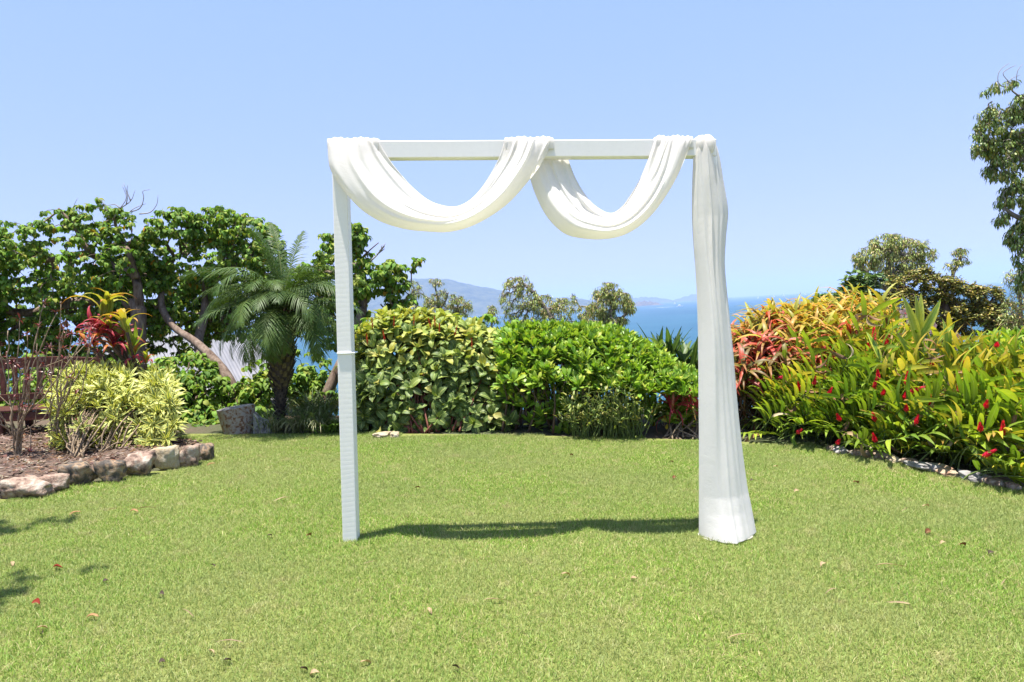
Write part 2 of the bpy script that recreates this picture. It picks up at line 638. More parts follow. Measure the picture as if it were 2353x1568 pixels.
xs = np.unique(np.r_[np.linspace(-160, -14, 24), np.linspace(-14, 14, 113), np.linspace(14, 160, 24)])
ys = np.unique(np.r_[np.linspace(-60, -2, 12), np.linspace(-2, 16, 91), np.linspace(16, 115, 40)])
XX, YY = np.meshgrid(xs, ys, indexing='ij')
ZZ = ground_z(XX, YY) - .012
ZZ += np.where(YY > 9.5, np.sin(XX * .7) * np.cos(YY * .5) * .25, 0)
part('ground', (np.stack([XX, YY, ZZ], -1).reshape(-1, 3), grid_tris(len(xs), len(ys))[:, ::-1], np.ones((XX.size, 3)), np.zeros((XX.size, 2))),
     mat_soil(), None, kind='structure')

LAWN_PX = [(-420, 1268), (-180, 1205), (0, 1148), (60, 1128), (140, 1112), (210, 1108), (275, 1100), (340, 1086), (400, 1076), (450, 1068), (480, 1056),
           (484, 1036), (440, 1019), (385, 1007), (330, 1000), (400, 998), (600, 997), (820, 997), (1000, 998), (1200, 1001), (1350, 1005), (1480, 1008),
           (1600, 1012), (1720, 1017), (1850, 1025), (1940, 1041), (2060, 1060), (2130, 1077), (2220, 1097), (2300, 1119),
           (2353, 1131), (2600, 1190), (2900, 1290)]
LP = G(np.array([p[0] for p in LAWN_PX]), np.array([p[1] for p in LAWN_PX]))
LP = np.vstack([LP, [[9, 2.2, 0], [9, -6, 0], [-9, -6, 0], [-9, 2.2, 0]]])[:, :2]


def inpoly(x, y, poly):
    x = np.asarray(x, float); y = np.asarray(y, float)
    res = np.zeros(x.shape, bool)
    n = len(poly)
    for i in range(n):
        x0, y0 = poly[i]; x1, y1 = poly[(i + 1) % n]
        c = ((y0 > y) != (y1 > y)) & (x < (x1 - x0) * (y - y0) / (y1 - y0 + 1e-12) + x0)
        res ^= c
    return res


# lawn sheet: its outline filled
import mathutils.geometry as mgeo
_lp = [Vector((float(a), float(b), 0)) for a, b in LP]
LT = np.array(mgeo.tessellate_polygon([_lp]))
LV = np.array([[a, b, lawn_z(a) + .003] for a, b in LP])
_n = np.cross(LV[LT[:, 1]] - LV[LT[:, 0]], LV[LT[:, 2]] - LV[LT[:, 0]])[:, 2]
LT[_n < 0] = LT[_n < 0][:, ::-1]
part('lawn', (LV, LT, np.ones((len(LV), 3)), np.zeros((len(LV), 2))), mat_lawn(), None, kind='structure', smooth=False)


def mat_sea():
    m, nt, N, L, P, O = new_mat("sea_water")
    p = pos(nt)
    mp = N.new("ShaderNodeMapping"); mp.inputs["Scale"].default_value = (.35, 1.0, 1.0); L.new(p, mp.inputs[0])
    n = noise(nt, mp.outputs[0], .10, 6, .6)
    n2 = noise(nt, mp.outputs[0], .006, 5, .6)
    cap = noise(nt, mp.outputs[0], .05, 8, .75)
    c = ramp(nt, n2, [(.35, (.012, .062, .115)), (.65, (.022, .086, .145))])
    c = mixc(nt, ramp(nt, n, [(.35, (0, 0, 0)), (.75, (.5, .5, .5))]), c, (.055, .125, .18))
    c = mixc(nt, ramp(nt, cap, [(.705, (0, 0, 0)), (.73, (1, 1, 1))]), c, (.65, .7, .72))
    L.new(c, P.inputs["Base Color"])
    P.inputs["Roughness"].default_value = .55
    P.inputs["IOR"].default_value = 1.33
    P.inputs["Specular IOR Level"].default_value = .18
    bump(nt, P, n, .6, 1.2)
    return m


SEA_Z = -46.0
SR = 26000.0
th = np.linspace(0, 2 * math.pi, 97)[:-1]
rr = np.array([0, 60, 200, 500, 1200, 3000, 7000, 14000, SR])
SV = [[0, 0, SEA_Z]]
for r_ in rr[1:]:
    SV += [[r_ * math.cos(a), r_ * math.sin(a), SEA_Z] for a in th]
ST = [[0, 1 + i, 1 + (i + 1) % 96] for i in range(96)]
for k in range(len(rr) - 2):
    b = 1 + 96 * k
    for i in range(96):
        j = (i + 1) % 96
        ST += [[b + i, b + 96 + i, b + j], [b + j, b + 96 + i, b + 96 + j]]
part('sea', (np.array(SV, float), np.array(ST), np.ones((len(SV), 3)), np.zeros((len(SV), 2))), mat_sea(), None, kind='structure')


def mat_hill(name, a, b):
    m, nt, N, L, P, O = new_mat(name)
    n = noise(nt, pos(nt), .012, 8, .65)
    L.new(ramp(nt, n, [(.35, a), (.65, b)]), P.inputs["Base Color"])
    P.inputs["Roughness"].default_value = 1
    P.inputs["Specular IOR Level"].default_value = 0
    bump(nt, P, n, 1.0, 25)
    return m


M['island'] = mat_hill("island_forest", (.022, .04, .02), (.085, .095, .045))
M['island_brown'] = mat_hill("island_scrub", (.06, .05, .03), (.14, .11, .06))


def island(name, outline, Y, depth, mat):
    """ridge outline in pixels; the land behind it is a real ridge with width"""
    o = np.array(outline, float)
    px = np.linspace(o[0, 0], o[-1, 0], 120)
    py = np.interp(px, o[:, 0], o[:, 1])
    r = np.random.default_rng(int(px[0]))
    k = np.arange(120)
    py = py + sum(a * np.sin(k * f + r.uniform(0, 6)) for a, f in ((1.0, .35), (.7, .8), (.45, 1.9))) * np.clip(np.minimum(k, 119 - k) / 12, 0, 1)
    top = PL(px, py, np.full(120, Y))
    H = np.maximum(top[:, 2] - SEA_Z, 2)
    nv = 41
    s = np.linspace(-1, 1, nv)
    V = np.zeros((120, nv, 3))
    for j, t in enumerate(s):
        f = max(0, 1 - abs(t) ** 1.5)
        yy = Y + t * depth
        V[:, j, 0] = top[:, 0] * yy / Y if False else top[:, 0]
        V[:, j, 1] = yy
        bumpy = 1 + .16 * np.sin(top[:, 0] / (depth * .17) + t * 5 + 1.3) * (1 - f) + .09 * np.sin(top[:, 0] / (depth * .06) - t * 8)*(1-f)
        V[:, j, 2] = SEA_Z - 2 + (H + 2) * np.clip(f * bumpy, 0, 1)
    part(name, (V.reshape(-1, 3), grid_tris(120, nv)[:, ::-1], np.ones((120 * nv, 3)), np.zeros((120 * nv, 2))), mat, None, kind='structure')


def hz(x):                        # horizon line in the picture
    return 714 + (CX - x) * .0574


island('island_hills', [(760, hz(760) - 12), (860, 668), (915, 650), (940, 643), (985, 639), (1022, 641), (1060, 650), (1100, 657), (1140, 666), (1200, 676),
                   (1260, 683), (1310, 684), (1350, 691), (1400, 702), (1420, hz(1420) + 8)], 6800, 900, M['island'])
island('island_hills', [(1380, hz(1380) + 3), (1420, 690), (1455, 685), (1490, 683), (1520, 686), (1546, hz(1546) + 1)], 11000, 700, M['island'])
island('island_hills', [(1430, hz(1430) + 6), (1460, 696), (1480, 692), (1500, 694), (1520, hz(1520) + 5)], 6500, 150, M['island_brown'])
island('island_hills', [(1548, hz(1548) + 1), (1562, 687), (1590, 678), (1620, 674), (1640, 677), (1662, hz(1662) + 1)], 12000, 700, M['island'])

# haze: one closed box of air around everything
hzm = bpy.data.materials.new("sea_haze"); hzm.use_nodes = True
nt = hzm.node_tree
nt.nodes.remove(nt.nodes["Principled BSDF"])
pv = nt.nodes.new("ShaderNodeVolumePrincipled")
pv.inputs["Color"].default_value = (.50, .63, .96, 1)
pv.inputs["Density"].default_value = 1.05e-4
pv.inputs["Anisotropy"].default_value = 0.0
nt.links.new(pv.outputs[0], nt.nodes["Material Output"].inputs["Volume"])
hb = box(0, 0, (420 + SEA_Z - 16) / 2, 2 * SR + 400, 2 * SR + 400, 420 - SEA_Z + 16, 0)
o = put('haze', mesh_data('haze', hb[0], hb[1], hzm, smooth=False), kind='stuff')

# ------------------------------------------------------------------ grass of the lawn
def grass():
    m, nt, N, L, P, O = new_mat("grass_blade")
    at = N.new("ShaderNodeAttribute"); at.attribute_name = "Col"
    p = pos(nt)
    n = noise(nt, p, 1.1, 5, .6); n2 = noise(nt, p, 7.0, 4, .6)
    c = mixc(nt, ramp(nt, n, [(.40, (0, 0, 0)), (.62, (.85, .85, .85))]), at.outputs["Color"], (.31, .35, .12))
    c = mixc(nt, ramp(nt, n2, [(.56, (0, 0, 0)), (.72, (.75, .75, .75))]), c, (.46, .39, .20))
    n3 = noise(nt, p, .45, 3, .5)
    c = mixc(nt, ramp(nt, n3, [(.40, (.22, .22, .22)), (.55, (0, 0, 0))]), c, (.13, .25, .035))
    L.new(c, P.inputs["Base Color"])
    P.inputs["Roughness"].default_value = .55
    P.inputs["Specular IOR Level"].default_value = .35
    tr = N.new("ShaderNodeBsdfTranslucent"); L.new(c, tr.inputs["Color"])
    mx = N.new("ShaderNodeMixShader"); mx.inputs[0].default_value = .35
    L.new(P.outputs[0], mx.inputs[1]); L.new(tr.outputs[0], mx.inputs[2]); L.new(mx.outputs[0], O.inputs["Surface"])
    TS = .25
    NV, NB = 8, 1500
    Vs = []; Ts = []; Cs = []; pid = []; off = 0
    pal = np.array([(.17, .30, .035), (.23, .36, .045), (.28, .41, .06), (.12, .22, .03), (.38, .43, .12), (.62, .52, .27), (.50, .40, .20)])
    for k in range(NV):
        r = np.random.default_rng(100 + k)
        b = r.uniform(-TS / 2, TS / 2, (NB, 2))
        ln = r.uniform(.014, .034, NB) * (1 + .5 * (r.random(NB) < .06)); w = r.uniform(.0016, .0030, NB)
        a = r.uniform(0, 2 * math.pi, NB); lean = r.uniform(.15, 1.25, NB)
        d = np.stack([np.cos(a) * np.sin(lean), np.sin(a) * np.sin(lean), np.cos(lean)], 1)
        a2 = r.uniform(0, math.pi, NB); s = np.stack([np.cos(a2), np.sin(a2), 0 * a2], 1)
        base = np.c_[b, np.full(NB, -.002)]
        midp = base + d * (ln * .55)[:, None] + [0, 0, .002]
        tip = base + d * ln[:, None] + np.stack([d[:, 0], d[:, 1], -.4 * np.abs(d[:, 2])], 1) * (ln * .25)[:, None]
        V = np.stack([base - s * w[:, None] / 2, base + s * w[:, None] / 2, midp - s * w[:, None] * .5, midp + s * w[:, None] * .5, tip], 1)
        ci = r.choice(len(pal), NB, p=[.2, .24, .2, .1, .12, .09, .05])
        c_ = pal[ci] * r.uniform(.8, 1.2, (NB, 1))
        Vs.append(V.reshape(-1, 3)); Cs.append(np.repeat(c_, 5, 0))
        T = np.array([[0, 1, 3], [0, 3, 2], [2, 3, 4]])[None] + (np.arange(NB) * 5)[:, None, None] + off
        Ts.append(T.reshape(-1, 3)); off += NB * 5; pid += [k] * (NB * 5)
    xs_ = np.arange(-7.6, 7.6, TS); ys_ = np.arange(1.5, 8.7, TS)
    PX, PY = np.meshgrid(xs_, ys_, indexing='ij'); PX = PX.ravel(); PY = PY.ravel()
    ok = np.ones(len(PX), bool)
    for dx, dy in ((0, 0), (.0, .04)):
        ok &= inpoly(PX + dx, PY + dy, LP)
    q = proj(np.stack([PX, PY, lawn_z(PX)], 1))
    ok &= (q[:, 0] > -250) & (q[:, 0] < 2600)
    PX = PX[ok]; PY = PY[ok]
    pts = np.stack([PX, PY, lawn_z(PX) + .003], 1)
    r = np.random.default_rng(5)
    V = np.vstack(Vs + [pts]); T = np.vstack(Ts); C = np.vstack(Cs + [np.ones((len(pts), 3))])
    me = mesh_data('grass', V, T, m, C, None)
    pid = np.array(pid + [-1] * len(pts), np.int32)
    a = me.attributes.new("pid", 'INT', 'POINT'); a.data.foreach_set("value", pid)
    sel = np.r_[np.full(off, -1), r.integers(0, NV, len(pts))].astype(np.int32)
    a = me.attributes.new("sel", 'INT', 'POINT'); a.data.foreach_set("value", sel)
    rot = np.zeros((len(V), 3), np.float32); eul = np.array([(Matrix.Rotation(TILT, 3, 'Y') @ Matrix.Rotation(k * math.pi / 2, 3, 'Z')).to_euler()[:] for k in range(4)])
    rot[off:] = eul[r.integers(0, 4, len(pts))]
    a = me.attributes.new("rot", 'FLOAT_VECTOR', 'POINT'); a.data.foreach_set("vector", rot.ravel())
    o = put('grass', me, kind='stuff', label='short couch grass of the lawn, mixed green and straw-coloured blades', cat='grass')
    ng = bpy.data.node_groups.new("scatter_turf", 'GeometryNodeTree')
    ng.interface.new_socket("Geometry", in_out='INPUT', socket_type='NodeSocketGeometry')
    ng.interface.new_socket("Geometry", in_out='OUTPUT', socket_type='NodeSocketGeometry')
    N, L = ng.nodes, ng.links
    gi = N.new("NodeGroupInput"); go = N.new("NodeGroupOutput"); join = N.new("GeometryNodeJoinGeometry")

    def attr(nm, ty):
        x = N.new("GeometryNodeInputNamedAttribute"); x.data_type = ty; x.inputs[0].default_value = nm
        return x.outputs[0]

    def eq(sock, k):
        c = N.new("FunctionNodeCompare"); c.data_type = 'INT'; c.operation = 'EQUAL'
        L.new(sock, c.inputs[2]); c.inputs[3].default_value = k
        return c.outputs[0]
    rt = N.new("FunctionNodeEulerToRotation"); L.new(attr("rot", 'FLOAT_VECTOR'), rt.inputs[0])
    ap, as_ = attr("pid", 'INT'), attr("sel", 'INT')
    for k in range(NV):
        sp = N.new("GeometryNodeSeparateGeometry"); sp.domain = 'POINT'
        L.new(gi.outputs[0], sp.inputs[0]); L.new(eq(ap, k), sp.inputs[1])
        s2 = N.new("GeometryNodeSeparateGeometry"); s2.domain = 'POINT'
        L.new(gi.outputs[0], s2.inputs[0]); L.new(eq(as_, k), s2.inputs[1])
        ip = N.new("GeometryNodeInstanceOnPoints")
        L.new(s2.outputs[0], ip.inputs["Points"]); L.new(sp.outputs[0], ip.inputs["Instance"]); L.new(rt.outputs[0], ip.inputs["Rotation"])
        L.new(ip.outputs[0], join.inputs[0])
    L.new(join.outputs[0], go.inputs[0])
    md = o.modifiers.new("turf", 'NODES'); md.node_group = ng


grass()

# ------------------------------------------------------------------ wedding arch
YL = float(G(803.5, 1247)[1]); YR = float(G(1620, 1226)[1])   # distance of the front faces at the left and right post


def arch_Y(px):
    return YL + (YR - YL) * (px - 800) / 820.0


def AP(px, py, dy=0.0):
    return PL(px, py, arch_Y(np.asarray(px, float)) + dy)


base_l = G(803.5, 1247)
arch = thing('wedding_arch', 'white painted timber wedding arch standing on the lawn, draped with white cloth', 'arch', [0, 4.12, lawn_z(0)])


def beam_mesh(c0, c1, w, d, wdir=None):
    """square timber between centres c0, c1 with slightly eased edges"""
    c0 = np.array(c0, float); c1 = np.array(c1, float)
    ax = unit(c1 - c0); L_ = np.linalg.norm(c1 - c0)
    V, T = box(0, 0, 0, w, d, L_, .0035)
    y = unit(np.array([0, 1, 0]) - ax * ax[1]); x = np.cross(y, ax)
    R = np.stack([x, y, ax], 1)
    return V @ R.T + (c0 + c1) / 2, T


PW = .088 * YL / 4.08
lb = PL(803.3, 1247, YL); lt = PL(778.5, 364, YL)
lb[2] = lawn_z(lb[0]) - .02
for nm, b_, t_ in (('post', lb, lt), ('post', None, None)):
    if b_ is None:
        b_ = PL(1640, 1236, YR); t_ = PL(1632, 359, YR); b_[2] = lawn_z(b_[0]) - .02
    off = np.array([0, PW / 2, 0])
    A = Acc().add(*beam_mesh(b_ + off, t_ + off, PW - .002, PW))
    part(nm, A, M['paint'], arch, smooth=False)
bl = PL(756, 344, YL) + [0, PW / 2, 0]; br = PL(1646, 339, YR) + [0, PW / 2, 0]
part('crossbeam', Acc().add(*beam_mesh(bl, br, .094, PW + .004)), M['paint_beam'], arch, smooth=False)
# cable tie round the left post
M['tie'] = mat_plain("white_nylon", (.82, .82, .84), .35, .03)
tc = PL(794.0, 812, YL) + [0, PW / 2, 0]
ax = unit(lt - lb)
hw = PW / 2 + .004
ring = [(-hw, -hw), (hw, -hw), (hw, hw), (-hw, hw), (-hw, -hw)]
xx = np.cross([0, 1, 0], ax)
A = Acc()
for (x0, y0), (x1, y1) in zip(ring[:-1], ring[1:]):
    P0 = tc + xx * x0 + np.array([0, 1, 0]) * y0; P1 = tc + xx * x1 + np.array([0, 1, 0]) * y1
    A.add(*tube([P0, P1], .0045, 8))
part('cable_tie', A, M['tie'], arch, label='thin white cable tie around the left post')

# ------------------------------------------------------------------ drape
drape = thing('draped_cloth', 'long white fabric swagged twice over the arch beam and hanging down its right post', 'drape', [0, 4.1, 2.3])


def ridge(x, w, sharp=1.9):
    """fold: soft rise on one side, crisp fall on the other"""
    return np.where(x < 0, np.exp(-(x / w) ** 2), np.exp(-(x / (w / sharp)) ** 2))


def cloth(name, Aup, Blow, yA, yB, thick, folds, nu=200, nv=84, nrm=None, back=.25, prof_pow=.8, seed=0, wob=.004):
    """Aup/Blow: edge curves (px,py); yA/yB: depth offset functions of u; folds: (c0,cm,c1,width,amp,u0,u1)"""
    A2 = resample(Aup, nu); B2 = resample(Blow, nu)
    u = np.linspace(0, 1, nu)
    A3 = AP(A2[:, 0], A2[:, 1], yA(u)); B3 = AP(B2[:, 0], B2[:, 1], yB(u))
    v = np.linspace(0, 1, nv)
    if nrm is None: nrm = lambda u: np.tile([0., -1., 0.], (len(u), 1))
    Nn = nrm(u)
    U_, V_ = np.meshgrid(u, v, indexing='ij')
    Pf = A3[:, None] * (1 - v)[None, :, None] + B3[:, None] * v[None, :, None]
    prof = np.sin(np.pi * v ** prof_pow)[None] * thick(u)[:, None]
    f = np.zeros_like(U_)
    for (c0, cm, c1, w, amp, u0, u1) in folds:
        c = np.where(u < .5, c0 + (cm - c0) * u * 2, cm + (c1 - cm) * (u - .5) * 2)
        g = np.clip((u - u0) / .12, 0, 1) * np.clip((u1 - u) / .12, 0, 1)
        g = g * g * (3 - 2 * g)
        c = c + .012 * np.sin(u * 9 + c0 * 20)
        am = amp * (.72 + .34 * np.sin(u * 8.5 + c0 * 37 + seed)); wv_ = w * (1 + .28 * np.sin(u * 6 + c0 * 23))
        f += (am * g)[:, None] * ridge((V_ - c[:, None]) / wv_[:, None], 1.0)
    edge = np.clip(np.minimum(V_, 1 - V_) / .06, 0, 1)
    r = np.random.default_rng(seed)
    for _ in range(6):
        k1, k2 = r.uniform(3, 14), r.uniform(4, 22)
        f += wob * .5 * np.sin(U_ * k1 + V_ * k2 + r.uniform(0, 6))
    f = f * edge
    Pf = Pf + Nn[:, None] * (prof + f)[..., None]
    vb = v[1:-1][::-1]
    Pb = A3[:, None] * (1 - vb)[None, :, None] + B3[:, None] * vb[None, :, None]
    Pb = Pb - Nn[:, None] * (back * np.sin(np.pi * vb)[None] * thick(u)[:, None])[..., None]
    P = np.concatenate([Pf, Pb], 1)
    nn = P.shape[1]
    V = P.reshape(-1, 3); T = grid_tris(nu, nn, True)[:, ::-1]
    # close the ends
    A = Acc().add(V, T)
    part(name, A, M['cloth'], drape)


def bez(pts, per=8): return catmull(pts, per)


# first swag -- stays in front of the beam, its ends fold over the top
def swag_over(name, up, lo, folds, th, seed, y_of, **kw):
    cloth(name, bez(up), bez(lo), y_of, y_of, th, folds, seed=seed, **kw)


up1 = [(868, 322), (884, 350), (903, 378), (925, 405), (950, 432), (985, 460), (1020, 473), (1052, 474), (1082, 458), (1108, 430), (1132, 392), (1150, 355), (1160, 323)]
lo1 = [(752, 326), (753, 350), (757, 385), (770, 410), (797, 447), (830, 482), (875, 510), (930, 527), (985, 533), (1030, 534), (1080, 522), (1130, 496), (1170, 466), (1205, 428), (1240, 383), (1258, 350), (1272, 324)]
folds1 = [(.14, .20, .14, .09, .016, -.1, .9), (.34, .44, .30, .08, .022, -.1, .8), (.56, .66, .44, .09, .024, -.1, 1.1),
          (.74, .84, .60, .07, .018, .25, 1.1), (.90, .93, .78, .06, .016, -.1, .7), (.97, .97, .90, .04, .012, .45, 1.1), (.24, .30, .22, .04, .008, .4, 1.1)]
cloth('swag', bez(up1), bez(lo1), lambda u: -.012 - .01 * np.sin(np.pi * u), lambda u: -.014 - .02 * np.sin(np.pi * u),
      lambda u: .016 + .105 * np.sin(np.pi * u) ** .8, folds1, seed=3, prof_pow=1.9, wob=.006)

up2 = [(1300, 345), (1308, 372), (1322, 408), (1343, 444), (1368, 473), (1402, 490), (1428, 476), (1450, 446), (1470, 412), (1486, 375), (1497, 345), (1505, 320)]
lo2 = [(1206, 350), (1212, 385), (1219, 415), (1232, 452), (1252, 492), (1276, 521), (1302, 540), (1335, 548), (1378, 551), (1425, 544), (1466, 523), (1500, 492), (1530, 452), (1556, 407), (1574, 365), (1584, 340), (1592, 320)]
folds2 = [(.16, .16, .12, .08, .018, -.1, .8), (.40, .38, .26, .08, .024, -.1, 1.1), (.60, .56, .42, .08, .022, .0, 1.1),
          (.80, .78, .60, .07, .018, -.1, .85), (.93, .92, .78, .06, .014, .2, 1.1), (.25, .27, .33, .04, .008, .45, 1.1)]
yb = lambda u: np.interp(u, [0, .12, .3, .6, 1], [.115, .085, .02, -.015, -.014])
cloth('swag', bez(up2), bez(lo2), yb, yb, lambda u: .016 + .100 * np.sin(np.pi * u) ** .8, folds2, seed=5, prof_pow=1.9, wob=.006)


def over_beam(name, xl, xr, py0, bump_h, seed, drop=40, xl2=None, xr2=None):
    """saddle of cloth over the top of the beam, joining front and back"""
    r = np.random.default_rng(seed)
    nu, nv = 60, 40
    px = np.linspace(xl, xr, nu)
    d = PW + .004
    ytop = np.interp(px, [756, 1646], [325, 320])
    path = [(-.016, .055), (-.017, .03), (-.016, .008), (-.008, -.010), (.02, -.014), (d / 2, -.015), (d - .01, -.013), (d + .012, -.004), (d + .016, .03), (d + .017, .06), (d + .014, .085)]
    pth = catmull(path, 4)
    V = np.zeros((nu, len(pth), 3))
    for i, x in enumerate(px):
        b_ = AP(x, ytop[i], 0.0)
        k = (x - xl) / (xr - xl)
        ww = .5 + .5 * math.sin(k * 31 + seed) * math.sin(k * 17 + 2 * seed)
        e = min(1, 8 * min(k, 1 - k) + .15)
        for j, (yy, zz) in enumerate(pth):
            o_ = bump_h * ww * e
            front = 1 if yy < d / 2 else -1
            topness = 1 if zz < 0 else 0
            V[i, j] = b_ + np.array([0, yy - (1 - topness) * front * o_ * .35, -zz + (o_ if topness else o_ * .1)])
    # give it thickness by a second inner skin
    V2 = V.copy(); c = V.mean(1, keepdims=True); V2 += (c - V2) * .03
    n = len(pth)
    W = np.concatenate([V, V2[:, ::-1]], 1)
    part(name, Acc().add(W.reshape(-1, 3), grid_tris(nu, 2 * n, True)[:, ::-1]), M['cloth'], drape)


over_beam('beam_fold', 753, 869, 324, .012, 3)
over_beam('beam_fold', 1160, 1271, 323, .012, 5)
over_beam('beam_fold', 1506, 1591, 321, .014, 8)

# the tail wrapped round the right post
upT = [(1597, 322), (1594, 345), (1592, 380), (1590, 440), (1590, 500), (1593, 560), (1597, 610), (1601, 680), (1604, 780), (1605, 900), (1606, 1000), (1606, 1100), (1606, 1160), (1606, 1227)]
loT = [(1634, 318), (1646, 332), (1655, 365), (1662, 410), (1670, 455), (1674, 490), (1670, 530), (1667, 570), (1666, 610), (1670, 660), (1677, 730), (1685, 810), (1696, 940), (1707, 1040), (1718, 1120), (1725, 1155), (1738, 1223)]
foldsT = [(.12, .07, .06, .05, .006, -.1, 1.1), (.20, .32, .30, .10, .018, -.1, 1.1), (.42, .50, .50, .07, .030, -.1, 1.1), (.60, .66, .68, .09, .018, -.1, 1.1),
          (.78, .82, .82, .07, .022, .0, 1.1), (.92, .94, .95, .05, .014, -.1, .9)]
cloth('tail', bez(upT), bez(loT), lambda u: np.interp(u, [0, .1, 1], [.02, .015, -.035]), lambda u: np.interp(u, [0, .2, .6, 1], [.03, .045, .0, -.065]),
      lambda u: np.interp(u, [0, .03, .1, .5, .90, .94, .97, 1], [.03, .042, .052, .080, .100, .116, .138, .165]), [(a, b, c, w, amp * .62, u0, u1) for a, b, c, w, amp, u0, u1 in foldsT], nu=220, nv=90, back=1.9, prof_pow=.75, seed=9, wob=.003)
# cap where the tail goes over the beam end
capc = AP(1617, 338, .045)
th_ = np.linspace(0, 2 * math.pi, 40, endpoint=False); ph_ = np.linspace(0, math.pi, 24)
TH, PH = np.meshgrid(th_, ph_, indexing='ij')
bx = np.sign(np.cos(TH)) * np.abs(np.cos(TH)) ** .7; by = np.sign(np.sin(TH)) * np.abs(np.sin(TH)) ** .7
sp = np.sin(PH) ** .6
V = np.stack([bx * sp * .062, by * sp * .068, np.sign(np.cos(PH)) * np.abs(np.cos(PH)) ** .8 * .062], -1)
V *= (1 + .05 * np.sin(TH * 5 + 1) * np.sin(PH) + .03 * np.sin(TH * 9))[..., None]
part('beam_fold', Acc().add((V + capc).reshape(-1, 3), grid_tris(40, 24)), M['cloth'], drape) if False else None
VV = np.concatenate([V, V[:1]], 0) + capc
part('beam_fold', Acc().add(VV.reshape(-1, 3), grid_tris(41, 24)), M['cloth'], drape)
# cloth gathered on the grass at the foot of the post
hc = G(1662, 1226); hc[1] = YR - .055; hc[2] = lawn_z(hc[0])
nT, nR = 140, 44
tt = np.linspace(0, 2 * math.pi, nT + 1); r01 = np.linspace(0, 1, nR)
TT_, RR_ = np.meshgrid(tt, r01, indexing='ij')
rad_x = .155 * (1 + .05 * np.sin(3 * TT_ + 1) + .03 * np.sin(7 * TT_)); rad_y = .115 * (1 + .10 * np.sin(2 * TT_ + 2) + .05 * np.sin(5 * TT_))
X_ = np.cos(TT_) * rad_x * RR_; Y_ = np.sin(TT_) * rad_y * RR_
dome = (1 - RR_ ** 3.2)
f1 = ridge(Y_ - (.35 * X_ - .035 + .012 * np.sin(X_ * 30)), 0.032, 1.6); f2 = ridge(Y_ - (-.5 * X_ - .02), 0.028, 1.6); f3 = ridge(X_ + .055 + .25 * Y_, 0.045, 1.1); f4 = ridge(X_ - .07 - .4 * Y_, 0.042, 1.1)
f5 = ridge(Y_ - (.15 * X_ - .085), .014, 2.0)
Z_ = .028 * dome + dome * (.016 * f1 + .014 * f2 + .022 * f3 + .018 * f4 + .010 * f5) + .006 * np.sin(X_ * 85 - Y_ * 45 + 2) * dome
V = np.stack([X_ + hc[0], Y_ + hc[1], Z_ + hc[2] + .008], -1)
part('gathered_hem', Acc().add(V.reshape(-1, 3), grid_tris(nT + 1, nR)), M['cloth'], drape)

# ------------------------------------------------------------------ tree growing
def in_blobs(blobs, n, shell=.35, seed=0, gap=0.0):
    """points in ellipsoids (px, py, rx, ry, Y[, depth]) biased to their outer skin"""
    r = np.random.default_rng(seed)
    w = np.array([b[2] * b[3] for b in blobs], float); w /= w.sum()
    out = []
    for b, k in zip(blobs, (w * n).astype(int) + 1):
        cx, cy_, rx, ry, Y = b[:5]
        c = PL(cx, cy_, Y); s = Y / F
        ax_ = np.array([rx * s, (b[5] if len(b) > 5 else (rx + ry) * .5 * s), ry * s])
        d = rnd_dirs(k, r); q = r.random(k) ** (1 / 3.) ; q = np.where(r.random(k) < 1 - shell, r.uniform(.75, 1.0, k), q)
        out.append(c + d * q[:, None] * ax_)
    P = np.vstack(out)
    if gap > 0:                                            # thin out with 3-D noise so that light shows through
        keep = [mnoise.noise(Vector(p * (1.7 / gap))) > -.18 for p in P]
        P = P[np.array(keep)]
    return P


